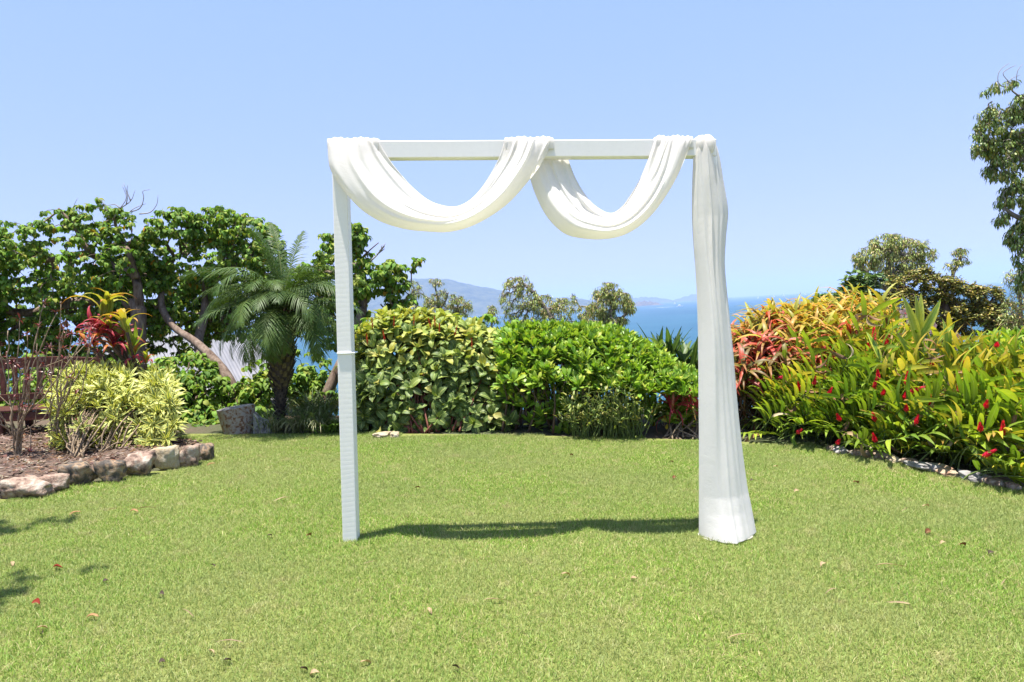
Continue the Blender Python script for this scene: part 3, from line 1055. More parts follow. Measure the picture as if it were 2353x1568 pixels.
def grow_tree(trunks, targets, r0=.12, tipr=.006, seed=0, bend=.12, sides=6, pw=.42):
    """trunks: polylines with radii [(pts, radii)]; targets are reached by forking branches. returns Acc and last directions"""
    r = np.random.default_rng(seed)
    nodes = []; par = []; rmin = []
    for pts, rr_ in trunks:
        p = catmull(pts, 4); rr2 = np.interp(np.linspace(0, 1, len(p)), np.linspace(0, 1, len(rr_)), rr_)
        start = -1
        if nodes:
            d = np.linalg.norm(np.array(nodes) - p[0], axis=1)
            start = int(d.argmin())
            if d[start] > .6: start = -1
        for i, q in enumerate(p):
            nodes.append(q); par.append(start if i == 0 else len(nodes) - 2); rmin.append(rr2[i])
    nt_ = len(nodes)
    N_ = np.zeros((nt_ + len(targets) * 3 + 5, 3)); N_[:nt_] = nodes; cnt = nt_
    PLn = np.zeros(len(N_)); PLn[:nt_] = np.array([0 if (i % 97) < nt_ * .25 else 0 for i in range(nt_)])
    low = np.array([1.0 if i < nt_ * .0 else 0 for i in range(nt_)])
    root = np.array(nodes[0])
    order = np.argsort(np.linalg.norm(targets[:, None] - N_[None, :nt_], axis=2).min(1))
    ends = []
    avail = np.zeros(len(N_), bool); avail[2:nt_] = True
    for ti in order:
        t = targets[ti]
        d = np.linalg.norm(N_[:cnt] - t, axis=1) + .28 * PLn[:cnt] + np.where(avail[:cnt], 0, 50) + np.where(N_[:cnt, 2] > t[2] + .25, .4, 0)
        j = int(d.argmin()); a = N_[j]; L_ = np.linalg.norm(t - a)
        prev = j
        for f in (.35, .7, 1.0):
            q = a + (t - a) * f
            if f < 1: q = q + r.normal(size=3) * bend * L_ * .45 + np.array([0, 0, bend * L_ * math.sin(f * 3.1)])
            N_[cnt] = q; par.append(prev); rmin.append(0); PLn[cnt] = PLn[prev] + np.linalg.norm(q - N_[prev]); avail[cnt] = True
            prev = cnt; cnt += 1
        ends.append((ti, unit(N_[cnt - 1] - N_[cnt - 2])))
    leafc = np.zeros(cnt); 
    for ti, i in zip(order, range(nt_ + 2, cnt, 3)): leafc[i] = 1
    for i in range(cnt - 1, -1, -1):
        if par[i] >= 0: leafc[par[i]] += leafc[i]
    rad_ = np.maximum(tipr * np.maximum(leafc, 1) ** pw, np.array(rmin[:cnt]))
    rad_ = np.minimum(rad_, r0)
    A = Acc()
    kids = [[] for _ in range(cnt)]
    for i in range(cnt):
        if par[i] >= 0: kids[par[i]].append(i)
    done = np.zeros(cnt, bool)
    for i in range(cnt):                                    # chains
        for k in kids[i]:
            if done[k]: continue
            if i >= 1 and par[i] >= 0 and kids[i] and max(kids[i], key=lambda q: rad_[q]) == k and not (par[i] < 0): continue
            chain = [i, k]; done[k] = True; c = k
            while kids[c]:
                c = max(kids[c], key=lambda q: rad_[q]); chain.append(c); done[c] = True
            rr3 = rad_[chain].copy(); rr3[0] = min(rr3[0], rr3[1] * 1.15)
            A.add(*tube(N_[chain], rr3, sides if rr3[0] > .02 else 4, cap=True))
    dirs = np.zeros((len(targets), 3))
    for ti, d in ends: dirs[ti] = d
    return A, dirs


def cluster(Lv, P, nper, kinds, L0, drop=.5, spread=1.0, r=None, smin=.7, smax=1.2):
    """a tuft of leaves round each point"""
    r = r or rng
    n = len(P) * nper
    base = np.repeat(P, nper, 0)
    d = rnd_dirs(n, r); d[:, 2] = d[:, 2] * .6 + .15
    d = unit(d)
    pos_ = base + d * (L0 * .25 * spread) * r.uniform(.2, 1, (n, 1))
    dd = unit(d * np.array([1, 1, .6]) - np.array([0, 0, drop]) * r.uniform(.4, 1.4, (n, 1)))
    up = unit(d + np.array([0, 0, .7]) + r.normal(size=(n, 3)) * .3)
    Lv.add(r.choice(kinds, n), pos_, dd, up, r.uniform(smin, smax, n))


def tubeP(px_pts, Y, r, sides=8):
    """polyline given as (px, py[, Y])"""
    P = np.array([PL(p[0], p[1], p[2] if len(p) > 2 else Y) for p in px_pts])
    return P


HEART = [leaf(.085, .078, 3, 'heart', jit(np.array(c) * [2.5, 2.1, 1.8], .22), .1 * s, -.9 - .3 * s, .22, .03, seed=i) for i, (c, s) in enumerate(
    [((.060, .135, .020), 0), ((.085, .165, .025), 1), ((.045, .11, .022), .5), ((.10, .18, .03), .3), ((.075, .145, .03), .8), ((.12, .185, .035), .5),
     ((.055, .125, .028), .2), ((.13, .17, .04), .6), ((.04, .09, .018), .4), ((.10, .18, .03), 1)])]
HEART.append(leaf(.10, .085, 4, 'heart', (.50, .26, .02), .1, -1, .2, .03, seed=21))     # yellowed
HEART.append(leaf(.055, .012, 2, 'lance', (.40, .40, .10), .3, -.3, .1, seed=22))         # pale stipules


def heart_tree(name, label, base, trunks, blobs, n, nper=11, seed=1, r0=.13, group='round-leaved trees behind the garden', ind=290, gap=.9, tipr=.0042):
    t = thing(name, label, 'tree', base, group)
    blobs = [(b[0], b[1] - 4, b[2] * 1.08, b[3] * 1.16, *b[4:]) for b in blobs]
    P = in_blobs(blobs, n, .35, seed, gap)
    A, dirs = grow_tree(trunks, P, r0=r0, seed=seed, tipr=tipr)
    part('trunk', A, M['trunk'], t)
    Lv = Leaves(); r = np.random.default_rng(seed + 50)
    cluster(Lv, P, nper, np.arange(10), .14, .75, 1.0, r, .7, 1.2)
    cluster(Lv, P, 2, [11], .09, .2, 1.4, r, .7, 1.3)
    k = r.random(len(P)) < .05
    cluster(Lv, P[k], 2, [10], .1, .9, 1.2, r)
    Lv.build(t, HEART, M['leaf_heart'], 'leaf', ind, .25, 7, 'crown')
    return t


# left tree: spreads over the bench corner
YA = 10.5
ta = [PL(300, 1010, YA), PL(312, 860, YA), PL(318, 740, YA), PL(312, 640, YA), PL(270, 618, YA), PL(238, 598, YA + .2), PL(205, 580, YA), PL(170, 520, YA), PL(135, 480, YA)]
ta2 = [PL(312, 640, YA), PL(304, 610, YA - .1), PL(298, 585, YA - .2), PL(284, 555, YA), PL(268, 525, YA + .1), PL(262, 500, YA)]
ta3 = [PL(205, 580, YA), PL(150, 590, YA), PL(90, 600, YA + .3), PL(40, 575, YA + .4), PL(0, 560, YA + .4)]
ta4 = [PL(312, 700, YA), PL(240, 690, YA + .5), PL(150, 700, YA + .6), PL(60, 720, YA + .6), PL(-40, 700, YA)]
heart_tree('broadleaf_tree', 'spreading round-leaved tree at the far left with forked bare limbs showing behind the timber bench', [*ta[0][:2], ta[0][2]],
           [(ta, [.09, .085, .075, .065, .055, .05, .045, .03, .015]), (ta2, [.07, .05, .045, .035, .025, .015]), (ta3, [.045, .035, .03, .02, .01]), (ta4, [.06, .05, .04, .03, .015])],
           [(45, 560, 70, 48, YA), (125, 492, 42, 42, YA), (135, 560, 70, 50, YA + .4), (215, 505, 42, 40, YA), (290, 525, 52, 42, YA), (235, 600, 80, 60, YA - .2), (60, 660, 110, 70, YA + .5),
            (200, 690, 120, 70, YA + .5), (300, 640, 60, 80, YA + .4), (-40, 600, 60, 80, YA), (60, 760, 130, 60, YA + .7), (230, 770, 120, 70, YA + .9), (330, 720, 60, 60, YA + .6), (-100, 700, 90, 100, YA), (120, 720, 150, 70, YA + 1.2), (20, 760, 120, 50, YA + .9), (60, 850, 160, 60, YA + 1.2), (280, 690, 110, 80, YA + 1.3), (200, 860, 120, 60, YA + 1.4)],
           3200, seed=11)
# dead twigs standing out of its top, as their own part
dt = Acc(); rr_ = np.random.default_rng(4)
dead = [[(270, 525), (300, 485), (335, 468)], [(250, 500), (240, 470), (217, 450)], [(262, 500), (275, 480), (290, 455), (280, 425)], [(275, 480), (300, 462), (310, 438)],
        [(290, 470), (292, 450), (284, 420)], [(285, 490), (320, 480), (330, 455), (328, 440), (345, 436)], [(320, 492), (345, 488), (360, 470), (363, 448)], [(275, 478), (262, 470), (240, 475)],
        [(300, 462), (292, 440), (293, 425)], [(190, 545), (172, 515), (168, 480), (178, 455)]]
for c in dead:
    p = catmull([PL(a, b, YA - .1) for a, b in c], 4); dt.add(*tube(p, np.linspace(.010, .003, len(p)), 4))
TA = [o for o in SC.objects if o.name == 'broadleaf_tree'][0]
part('dead_twigs', dt, M['deadtwig'], TA, label='leafless grey twigs sticking up above the crown')

# middle-left tree with the leaning trunk
YB = 10.8
tb = [PL(556, 1000, 9.6), PL(549, 940, 9.6), PL(525, 874, 9.7), PL(490, 826, 9.9), PL(446, 784, 10.2), PL(400, 752, 10.5), PL(370, 700, YB), PL(380, 640, YB + .2), PL(400, 590, YB + .3)]
tb2 = [PL(525, 874, 9.7), PL(545, 840, 9.9), PL(554, 812, 10.2), PL(569, 777, 10.5), PL(565, 720, 10.9), PL(545, 660, 11.2), PL(520, 600, 11.3)]
tb3 = [PL(527, 1000, 9.9), PL(523, 945, 10.), PL(512, 893, 10.1), PL(478, 846, 10.3), PL(455, 790, 10.8), PL(470, 720, 11.2), PL(470, 640, 11.3)]
heart_tree('broadleaf_tree', 'domed round-leaved tree with a leaning pale trunk behind the tree stump, left of the palm', [*tb[0][:2], tb[0][2]],
           [(tb, [.095, .09, .085, .075, .065, .055, .04, .03, .02]), (tb2, [.065, .06, .055, .05, .04, .03, .02]), (tb3, [.06, .055, .05, .045, .035, .03, .02])],
           [(400, 530, 60, 42, YB), (480, 520, 75, 38, YB + .4), (560, 540, 70, 42, YB + .4), (615, 590, 42, 45, YB + .2), (440, 600, 95, 65, YB + .5), (540, 620, 95, 70, YB + .7), (380, 680, 70, 60, YB + .5),
            (480, 700, 80, 55, YB + 1), (570, 700, 80, 60, YB + 1), (650, 650, 35, 50, YB + .8), (420, 790, 60, 40, YB + 1.2), (350, 610, 35, 60, YB), (440, 720, 90, 50, YB + 1.6), (560, 740, 110, 40, YB + 1.6), (350, 760, 40, 50, YB + 1), (660, 720, 60, 50, YB + 1.4)],
           2600, seed=12)

# tree behind the left post
YC = 9.6
tc_ = [PL(722, 985, 9.0), PL(740, 935, 9.0), PL(768, 868, 9.1), PL(800, 800, 9.3), PL(822, 745, 9.5), PL(838, 700, YC), PL(848, 660, YC), PL(866, 640, YC)]
tc2 = [PL(835, 715, YC), PL(838, 660, YC + .1), PL(830, 620, YC + .2), PL(826, 585, YC + .2), PL(812, 560, YC + .2)]
tc3 = [PL(838, 700, YC), PL(875, 700, YC - .1), PL(920, 690, YC - .1), PL(952, 665, YC), PL(945, 648, YC)]
tc4 = [PL(826, 600, YC + .2), PL(850, 575, YC), PL(870, 558, YC)]
heart_tree('broadleaf_tree', 'open-crowned round-leaved tree rising directly behind the left arch post', [*tc_[0][:2], tc_[0][2]],
           [(tc_, [.085, .08, .075, .065, .055, .04, .03, .02]), (tc2, [.03, .025, .02, .015, .01]), (tc3, [.022, .018, .014, .01, .008]), (tc4, [.014, .01, .008])],
           [(812, 528, 20, 15, YC), (843, 545, 26, 20, YC), (808, 555, 26, 18, YC), (758, 560, 20, 18, YC), (865, 572, 16, 12, YC), (825, 595, 30, 20, YC), (880, 625, 45, 28, YC), (930, 612, 26, 14, YC),
            (958, 605, 9, 9, YC), (855, 655, 50, 30, YC), (910, 650, 28, 22, YC), (780, 640, 60, 45, YC + .5), (850, 700, 60, 30, YC), (730, 610, 40, 30, YC + .5), (905, 695, 45, 14, YC), (780, 720, 60, 45, YC + .6),
            (850, 740, 50, 30, YC), (720, 700, 50, 70, YC + .8), (800, 790, 60, 40, YC + .6)],
           1050, seed=13, gap=.7)
dt = Acc()
for c in [[(852, 600), (872, 580), (878, 562)], [(866, 585), (884, 572)], [(872, 578), (886, 560)], [(870, 582), (884, 566)]]:
    p = catmull([PL(a, b, YC - .1) for a, b in c], 3); dt.add(*tube(p, np.linspace(.012, .004, len(p)), 4))
TCt = [o for o in SC.objects if o.name == 'broadleaf_tree.002'][0]
part('dead_twigs', dt, M['deadtwig'], TCt, label='broken bleached branch end')

# round-leaved shrubs in the shade under the trees
def heart_shrub(label, blobs, n, seed, ground_px, Yg, nper=8, ind=120):
    b = PL(ground_px[0], ground_px[1], Yg)
    t = thing('shrub', label, 'shrub', b)
    P = in_blobs(blobs, n, .4, seed, .5)
    tr = [([b + [dx, 0, -.1], b + [dx * 2.5, .05, .25], b + [dx * 4, .1, .5]], [.018, .012, .008]) for dx in (-.12, 0, .13)]
    A, _ = grow_tree(tr, P, r0=.02, seed=seed, tipr=.003)
    part('stems', A, M['stem'], t)
    Lv = Leaves(); r = np.random.default_rng(seed)
    cluster(Lv, P, nper, np.arange(10), .115, .6, 1.6, r, .75, 1.25)
    Lv.build(t, HEART, M['leaf_heart'], 'leaf', ind, .25, 9)


heart_shrub('low dark round-leaved shrub between the yellow bush and the tree stump', [(450, 900, 75, 50, 8.9), (400, 930, 60, 70, 8.8), (460, 965, 55, 35, 8.6), (420, 850, 80, 40, 9.6), (440, 940, 80, 60, 9.5), (440, 984, 80, 16, 8.3), (510, 985, 20, 14, 8.6)], 760, 31, (450, 1003), 8.8)
heart_shrub('round-leaved shrub growing between the tree stump and the palm trunk', [(590, 890, 40, 60, 8.9), (575, 950, 45, 40, 8.7), (610, 840, 25, 30, 9.0), (580, 930, 60, 60, 9.4)], 380, 32, (590, 1003), 8.8)
heart_shrub('round-leaved shrub right of the palm trunk, behind the grass tussock', [(720, 860, 50, 40, 9.2), (690, 880, 40, 50, 9.1), (740, 900, 40, 40, 9.1), (700, 820, 30, 25, 9.2), (730, 930, 50, 50, 9.4)], 360, 33, (700, 1003), 9.0)
heart_shrub('shaded round-leaved shrub behind the backrest of the bench', [(60, 900, 140, 90, 9.6), (250, 900, 120, 80, 9.6), (120, 980, 200, 30, 9.6), (100, 940, 200, 60, 9.9)], 1000, 34, (110, 1010), 9.6)

# ------------------------------------------------------------------ house below, behind the trees
def roof_mat():
    m, nt, N, L, P, O = new_mat("grey_metal_roof")
    n = noise(nt, pos(nt), 1.2, 5)
    L.new(ramp(nt, n, [(.3, (.15, .15, .165)), (.7, (.20, .195, .21))]), P.inputs["Base Color"])
    P.inputs["Roughness"].default_value = .55
    return m


M['roof'] = roof_mat(); M['wall_grey'] = mat_plain("grey_weatherboard", (.16, .19, .25), .7, .15, 4)
YH = 17.0
hq = [PL(235, 752, YH), PL(545, 772, YH), PL(655, 850, YH - 1.0), PL(235, 880, YH - 3.5)]
house = thing('house', 'house with a grey corrugated metal roof glimpsed below the garden through the trees', 'house', [float(hq[0][0]) + 2, YH, float(hq[3][2]) - 2.0])
# corrugated plane: ridge line from left to right, falling towards the garden
n1, n2 = 460, 2
s_ = np.linspace(0, 1, n1)
ridge_ = hq[0][None] * (1 - s_[:, None]) + (hq[1] + (hq[1] - hq[0]) * .12)[None] * s_[:, None]
eave_ = hq[3][None] * (1 - s_[:, None]) + PL(670, 905, YH - 3.5)[None] * s_[:, None]
rip = .016 * np.sign(np.sin(s_ * 46 * math.pi)) * np.abs(np.sin(s_ * 46 * math.pi)) ** .5
ridge_[:, 2] += rip; eave_[:, 2] += rip
V = np.concatenate([ridge_, eave_, ridge_ - [0, 0, .03], eave_ - [0, 0, .03]])
T = np.vstack([grid_tris(2, n1), grid_tris(2, n1) + 2 * n1])
part('roof', Acc().add(V, T), M['roof'], house, smooth=False)
wl, wr = eave_[12] + [0, .35, -.05], eave_[-12] + [0, .35, -.05]
V, T = prism([wl, wr, wr - [0, 0, 3.2], wl - [0, 0, 3.2]], .15)
part('wall', Acc().add(V, T), M['wall_grey'], house, smooth=False)
V, T = prism([eave_[0] + [0, -.06, 0], eave_[-1] + [0, -.06, 0], eave_[-1] + [0, -.06, -.14], eave_[0] + [0, -.06, -.14]], .05)
part('gutter', Acc().add(V, T), M['paint'], house, smooth=False)

# ------------------------------------------------------------------ palm
YP = 7.75
palm = thing('palm_tree', 'short feather palm with a stubby scaly trunk left of the arch', 'palm', G(642, 992))
pb = PL(642, 994, YP); ptp = PL(650, 745, YP)
prof = [(994, 13.5), (975, 13), (940, 13.5), (905, 14.5), (895, 20), (860, 28), (820, 33), (790, 33), (770, 30), (745, 22)]
pp = np.array([PL(interp(y, [(745, 650), (994, 642)]), y, YP) for y, w in prof]); pr = np.array([w * YP / F for y, w in prof])
pp[0, 2] = lawn_z(pp[0, 0]) - .05
A = Acc().add(*tube(resample(pp, 30), np.interp(np.linspace(0, 1, 30), np.linspace(0, 1, len(pr)), pr * .86), 14))
trunkp = part('trunk', A, M['trunk_dark'], palm)
# leaf-base stubs, the scales of the trunk
stubL = []
r = np.random.default_rng(8)
stub_me = None
V0 = np.array([[-.5, 0, 0], [.5, 0, 0], [.35, .35, 1], [-.35, .35, 1], [-.4, -.35, 0], [.4, -.35, 0], [.25, .2, 1.05], [-.25, .2, 1.05]])
T0 = np.array([[0, 1, 2], [0, 2, 3], [4, 6, 5], [4, 7, 6], [3, 2, 6], [3, 6, 7], [0, 4, 5], [0, 5, 1], [1, 5, 6], [1, 6, 2], [0, 3, 7], [0, 7, 4]])
M['stub'] = mat_bark("palm_leaf_base", (.045, .032, .018), (.19, .15, .075), 40, .6)
M['stub_dark'] = mat_bark("old_palm_leaf_base", (.012, .010, .009), (.05, .042, .035), 40, .6)
stub_me = {m: mesh_data('leaf_base', V0 * [.045, .03, .06], T0, M[m], np.ones((8, 3)), np.zeros((8, 2)), smooth=False) for m in ('stub', 'stub_dark')}
k = 0
for i in range(230):
    y = 760 + (i / 230) * 228
    c = PL(interp(y, [(745, 650), (994, 642)]), y, YP); w = interp(y, [(a, b) for a, b in sorted(prof)]) * YP / F * .9
    a = i * 2.399
    if math.sin(a) > .55: continue                       # hidden back side
    d = np.array([math.cos(a), math.sin(a), 0])
    o = put('leaf_base', stub_me['stub' if y < 892 else 'stub_dark'], palm)
    sc = (1.0 if y < 892 else .55) * r.uniform(.85, 1.2)
    zax = unit(np.array([d[0] * .35, d[1] * .35, 1 + r.normal() * .05])); yax = unit(d - zax * d.dot(zax)); xax = np.cross(yax, zax)
    m = Matrix.Identity(4); p_ = c + d * w - np.array(palm.location)
    for q in range(3):
        m[q][0] = xax[q] * sc; m[q][1] = yax[q] * sc; m[q][2] = zax[q] * sc; m[q][3] = p_[q]
    o.matrix_local = m


def frond_mesh(L, curve, seed, green, leaflet=.24, rise=.9, n=44, lift=.35):
    r = np.random.default_rng(seed)
    A = Acc()
    t = np.linspace(0, 1, 26)
    ang = rise - curve * t ** 1.3
    y = np.r_[0, np.cumsum(np.cos(ang[1:]) * L / 25)]; z = np.r_[0, np.cumsum(np.sin(ang[1:]) * L / 25)]
    spine = np.stack([np.zeros(26) + .02 * np.sin(t * 3 + seed), y, z], 1)
    A.add(*tube(spine, np.linspace(.008, .0015, 26), 4), C=jit((.12, .16, .04), .1, r))
    tt = np.linspace(.16, .995, n)
    for s in (-1, 1):
        c = np.stack([np.interp(tt, t, spine[:, q]) for q in range(3)], 1)
        an = np.interp(tt, t, ang)
        fwd = np.stack([0 * an, np.cos(an), np.sin(an)], 1); up = np.stack([0 * an, -np.sin(an), np.cos(an)], 1)
        ll = leaflet * np.sin(np.pi * (tt * .86 + .12)) ** .6 * r.uniform(.85, 1.1, n)
        d = unit(fwd * (.55 + .9 * tt[:, None] ** 3) + np.array([s, 0, 0]) * 1.0 + up * lift * r.uniform(.4, 1.4, (n, 1)) + r.normal(size=(n, 3)) * .10)
        for i in range(n):
            k = 4
            u_ = np.linspace(0, 1, k + 1)
            droop = np.array([0, 0, -1.0]) * (ll[i] * .55)
            pth = c[i] + d[i] * ll[i] * u_[:, None] + droop * (u_ ** 2)[:, None]
            w = .0052 * np.array([.8, 1.1, .95, .6, .05])
            sd_ = unit(np.cross(d[i], up[i])) 
            V = np.stack([pth - sd_ * w[:, None], pth + sd_ * w[:, None]], 1).reshape(-1, 3)
            A.add(V, grid_tris(k + 1, 2), jit(green, .12, r), np.stack([np.tile([-.6, .6], k + 1), np.repeat(u_, 2)], 1))
    V, T, C, U = A.get()
    return mesh_data('frond', V, T, M['leaf_palm'], C, U)


greens = [(.050, .098, .018), (.038, .082, .016), (.066, .12, .02), (.17, .21, .03)]
fm = [frond_mesh(L_ * 1.16, cv, i, greens[g], lf * .95, ri, 42, li) for i, (L_, cv, g, lf, ri, li) in enumerate(
    [(1.0, 1.9, 0, .27, .95, .25), (1.05, 1.6, 1, .27, .85, .3), (.95, 2.3, 0, .26, 1.0, .2), (.9, 2.7, 2, .26, .9, .15), (.85, 2.0, 3, .25, .6, .2), (.95, 1.4, 1, .25, .9, .4), (.75, .5, 1, .16, .25, .5), (1.0, 2.0, 2, .27, .8, .1)])]
crown_c = PL(652, 735, YP)
r = np.random.default_rng(21)


def put_frond(mesh, az, tilt, sc, roll=0.0, off=(0, 0, 0)):
    o = put('frond', mesh, palm)
    m = (Matrix.Translation(Vector(crown_c + np.array(off)) - palm.location) @ Matrix.Rotation(az, 4, 'Z') @ Matrix.Rotation(tilt, 4, 'X') @ Matrix.Rotation(roll, 4, 'Y') @ Matrix.Scale(sc, 4))
    o.matrix_local = m


for i in range(74):
    lev = i / 74
    az = i * 2.39996 + r.uniform(-.2, .2)
    tilt = .46 - .95 * lev + r.uniform(-.1, .1)
    if lev > .62 and -math.cos(az) < -.1 and abs(math.sin(az)) < .75: continue     # lowest ones trimmed clear of the trunk
    if lev > .55 and -math.cos(az) > .2 and False: continue
    put_frond(fm[r.choice([0, 1, 2, 7, 5]) if lev < .7 else r.choice([2, 3, 7, 4])], az, tilt, r.uniform(.62, 1.06), r.uniform(-.3, .3), (r.normal() * .03, r.normal() * .03, .12 - .22 * lev))
for az, ti, sc in ((-.2, .95, .9), (.5, 1.0, 1.0), (2.6, 1.05, .8), (1.2, 1.1, .9)):           # new leaves standing up
    put_frond(fm[6], az, ti, sc * 1.25, 0, (.02, 0, .25))
for az, ti, sc in ((math.pi - .25, -.5, .62), (math.pi + .9, -.25, .9), (math.pi / 2 + 1.15, -.2, .9), (math.pi + .1, -.05, .9)):    # low ones towards the lawn
    put_frond(fm[3], az, ti, sc, 0, (0, -.05, -.1))
fib = Acc()
for i in range(60):
    a = r.uniform(0, 6.28); c = crown_c + np.array([math.cos(a) * .10, math.sin(a) * .10, r.uniform(-.18, .08)])
    p = [c, c + [r.normal() * .08 + .05, r.normal() * .06, r.uniform(-.05, .12)], c + [r.normal() * .16 + .08, r.normal() * .1, r.uniform(-.12, .15)]]
    fib.add(*tube(catmull(p, 3), np.linspace(.012, .003, 7), 4))
M['fibre'] = mat_plain("brown_fibre", (.10, .045, .02), .9, .4, 60)
part('fibre_skirt', fib, M['fibre'], palm, label='rust-brown fibres and dead flower stalks under the fronds')

# ------------------------------------------------------------------ tree stump, split log
def rock(seed, size, stops_mat, n=7, rough=.13, sub=4):
    import bmesh
    r = np.random.default_rng(seed)
    bm = bmesh.new(); bmesh.ops.create_icosphere(bm, subdivisions=sub, radius=1)
    V = np.array([v.co[:] for v in bm.verts]); T = np.array([[v.index for v in f.verts] for f in bm.faces]); bm.free()
    nn = rnd_dirs(n, r); nn = np.vstack([nn, np.eye(3), -np.eye(3)]); h = np.r_[r.uniform(.60, .95, n), r.uniform(.72, .9, 6)]
    dt_ = V @ nn.T
    rr2 = np.min(np.where(dt_ > .05, h / np.maximum(dt_, .05), 9), axis=1)
    V = V * rr2[:, None]
    f = np.array([mnoise.fractal(Vector(v * 2.2 + seed), 1.0, 2.0, 4) for v in V])
    f2 = np.array([mnoise.noise(Vector(v * 7 + seed)) for v in V])
    V = V * (1 + rough * f + rough * .4 * f2)[:, None]
    return V * np.array(size) / 2, T


stump = thing('tree_stump', 'weathered sawn tree stump with a grey top beside the left garden bed', 'stump', G(540, 1001))
sb = G(538, 1001); YS = float(sb[1])
n_a, n_h = 40, 12
V = np.zeros((n_h, n_a, 3))
for i in range(n_h):
    t = i / (n_h - 1)
    for j in range(n_a):
        a = 2 * math.pi * j / n_a
        rx_ = (.155 + .045 * t) * (1 + .05 * math.sin(3 * a + 1) + .035 * math.sin(7 * a + t * 2) + .02 * math.sin(13 * a))
        V[i, j] = [sb[0] - .02 * (1 - t) + math.cos(a) * rx_ - .04 * t, sb[1] + .18 + math.sin(a) * rx_ * .9, sb[2] - .04 + t * (.325 + .02 * math.cos(a)) ]
A = Acc().add(V.reshape(-1, 3), grid_tris(n_h, n_a, True)[:, ::-1] if False else grid_tris(n_h, n_a, True))
M['stumpbark'] = mat_rock("flaking_bark", [(.34, (.14, .065, .04)), (.44, (.34, .17, .09)), (.50, (.50, .42, .36)), (.62, (.52, .46, .42))], 28)
part('bark', A, M['stumpbark'], stump)
top = V[-1]; cen_ = top.mean(0)
ringv = [cen_ + (p - cen_) * k + np.array([0, 0, .004 + .006 * math.sin(k * 11)]) for k in (1.0, .8, .6, .4, .2) for p in top] + [cen_ + [0, 0, .008]]
T = list(grid_tris(5, n_a, True)) + [[4 * n_a + j, 4 * n_a + (j + 1) % n_a, 5 * n_a] for j in range(n_a)]
M['cutwood'] = mat_rock("weathered_cut_wood", [(.40, (.22, .20, .19)), (.55, (.52, .50, .48))], 24)
part('sawn_top', Acc().add(np.array(ringv), np.array(T)), M['cutwood'], stump)
# split slab leaning beside it
q = [G(576, 1000) + [0, .06, -.03], G(622, 998) + [0, .06, -.03], PL(612, 968, YS + .1), PL(596, 962, YS + .1), PL(582, 948, YS + .1)]
V, T = prism(q, .07)
lg = mesh_data('split_log', V, T, M['cutwood'], np.ones((len(V), 3)), np.zeros((len(V), 2)), False, q[0])
put('split_log', lg, None, None, 'grey wedge of split log leaning beside the tree stump', 'log', loc=q[0])

# ------------------------------------------------------------------ grassy tussocks
GR = [leaf(.55, .011, 7, 'strap', jit(c, .1), 1.15, p1, .1, 0, seed=i) for i, (c, p1) in enumerate(
    [((.15, .19, .05), -.6), ((.20, .24, .08), -1.0), ((.11, .16, .04), -.2), ((.32, .30, .14), -1.3), ((.17, .22, .06), .1), ((.36, .36, .20), -.9)])]


def tussock(label, px0, px1, py, Y, n, seed, sc=1.0, mat='leaf_grass', protos=GR, ind=90, group=None, cat='grass plant', name='grass_tussock'):
    r = np.random.default_rng(seed)
    b0 = G(px0, py); b1 = G(px1, py); c = (b0 + b1) / 2; c = c + [0, Y, 0]
    t = thing(name, label, cat, c, group)
    u_ = r.uniform(0, 1, n)[:, None]
    P = b0 * (1 - u_) + b1 * u_ + np.c_[np.zeros(n), Y + r.normal(0, .09, n), np.zeros(n)]
    P[:, 2] = lawn_z(P[:, 0])
    a = r.uniform(0, 2 * math.pi, n)
    D = np.stack([np.cos(a), np.sin(a), np.zeros(n)], 1)
    Lv = Leaves(); Lv.add(r.integers(0, len(protos), n), P, D, [0, 0, 1], r.uniform(.6, 1.15, n) * sc)
    Lv.build(t, protos, M[mat], 'blade', ind, .2, 6, 'blades')


tussock('pale grass tussock at the foot of the palm, on its left', 600, 632, 997, .15, 190, 41, .75)
tussock('loose grass tussock between the palm trunk and the left arch post', 662, 735, 999, .25, 420, 42, .85, ind=140)
tussock('taller arching grass tussock behind the palm trunk', 640, 720, 1000, .75, 260, 43, 1.25, ind=80)
PALMLET = [leaf(.30, .030, 5, 'lance', jit((.11, .20, .03), .2), .95, -.2, .15, 0, seed=i + 60) for i in range(5)]
tussock('broad-bladed green seedling clump just left of the left arch post', 728, 772, 1000, .2, 170, 44, 1.1, 'leaf_ginger', PALMLET, 120, None, 'plant', 'seedling_clump')

# ------------------------------------------------------------------ helper: planting banks
def bank(n, x0, x1, top, bot, Yf, depth, seed=0, hlo=0.0, hhi=1.0, back=0.0, jit_=.05, hpow=1.0):
    """points on the rounded front of a mass of planting. returns P, outward normal, h"""
    r = np.random.default_rng(seed)
    px = r.uniform(x0, x1, n); h = hlo + (hhi - hlo) * r.random(n) ** hpow
    th = h * (math.pi / 2)
    Y = Yf(px) + depth * (1 - np.cos(th)) + back + r.normal(0, jit_, n)
    yb, yt = bot(px), top(px)
    py = yb - (yb - yt) * np.sin(th)
    P = PL(px, py, Y)
    s = (px - (x0 + x1) / 2) / ((x1 - x0) / 2)
    N_ = unit(np.stack([s ** 3 * .8, -np.cos(th), np.sin(th)], 1))
    return P, N_, h


def yline(pts):                   # forward distance of the bed edge as a function of px
    p = np.array(pts, float)
    g = G(p[:, 0], p[:, 1])[:, 1]
    return lambda x: np.interp(x, p[:, 0], g)


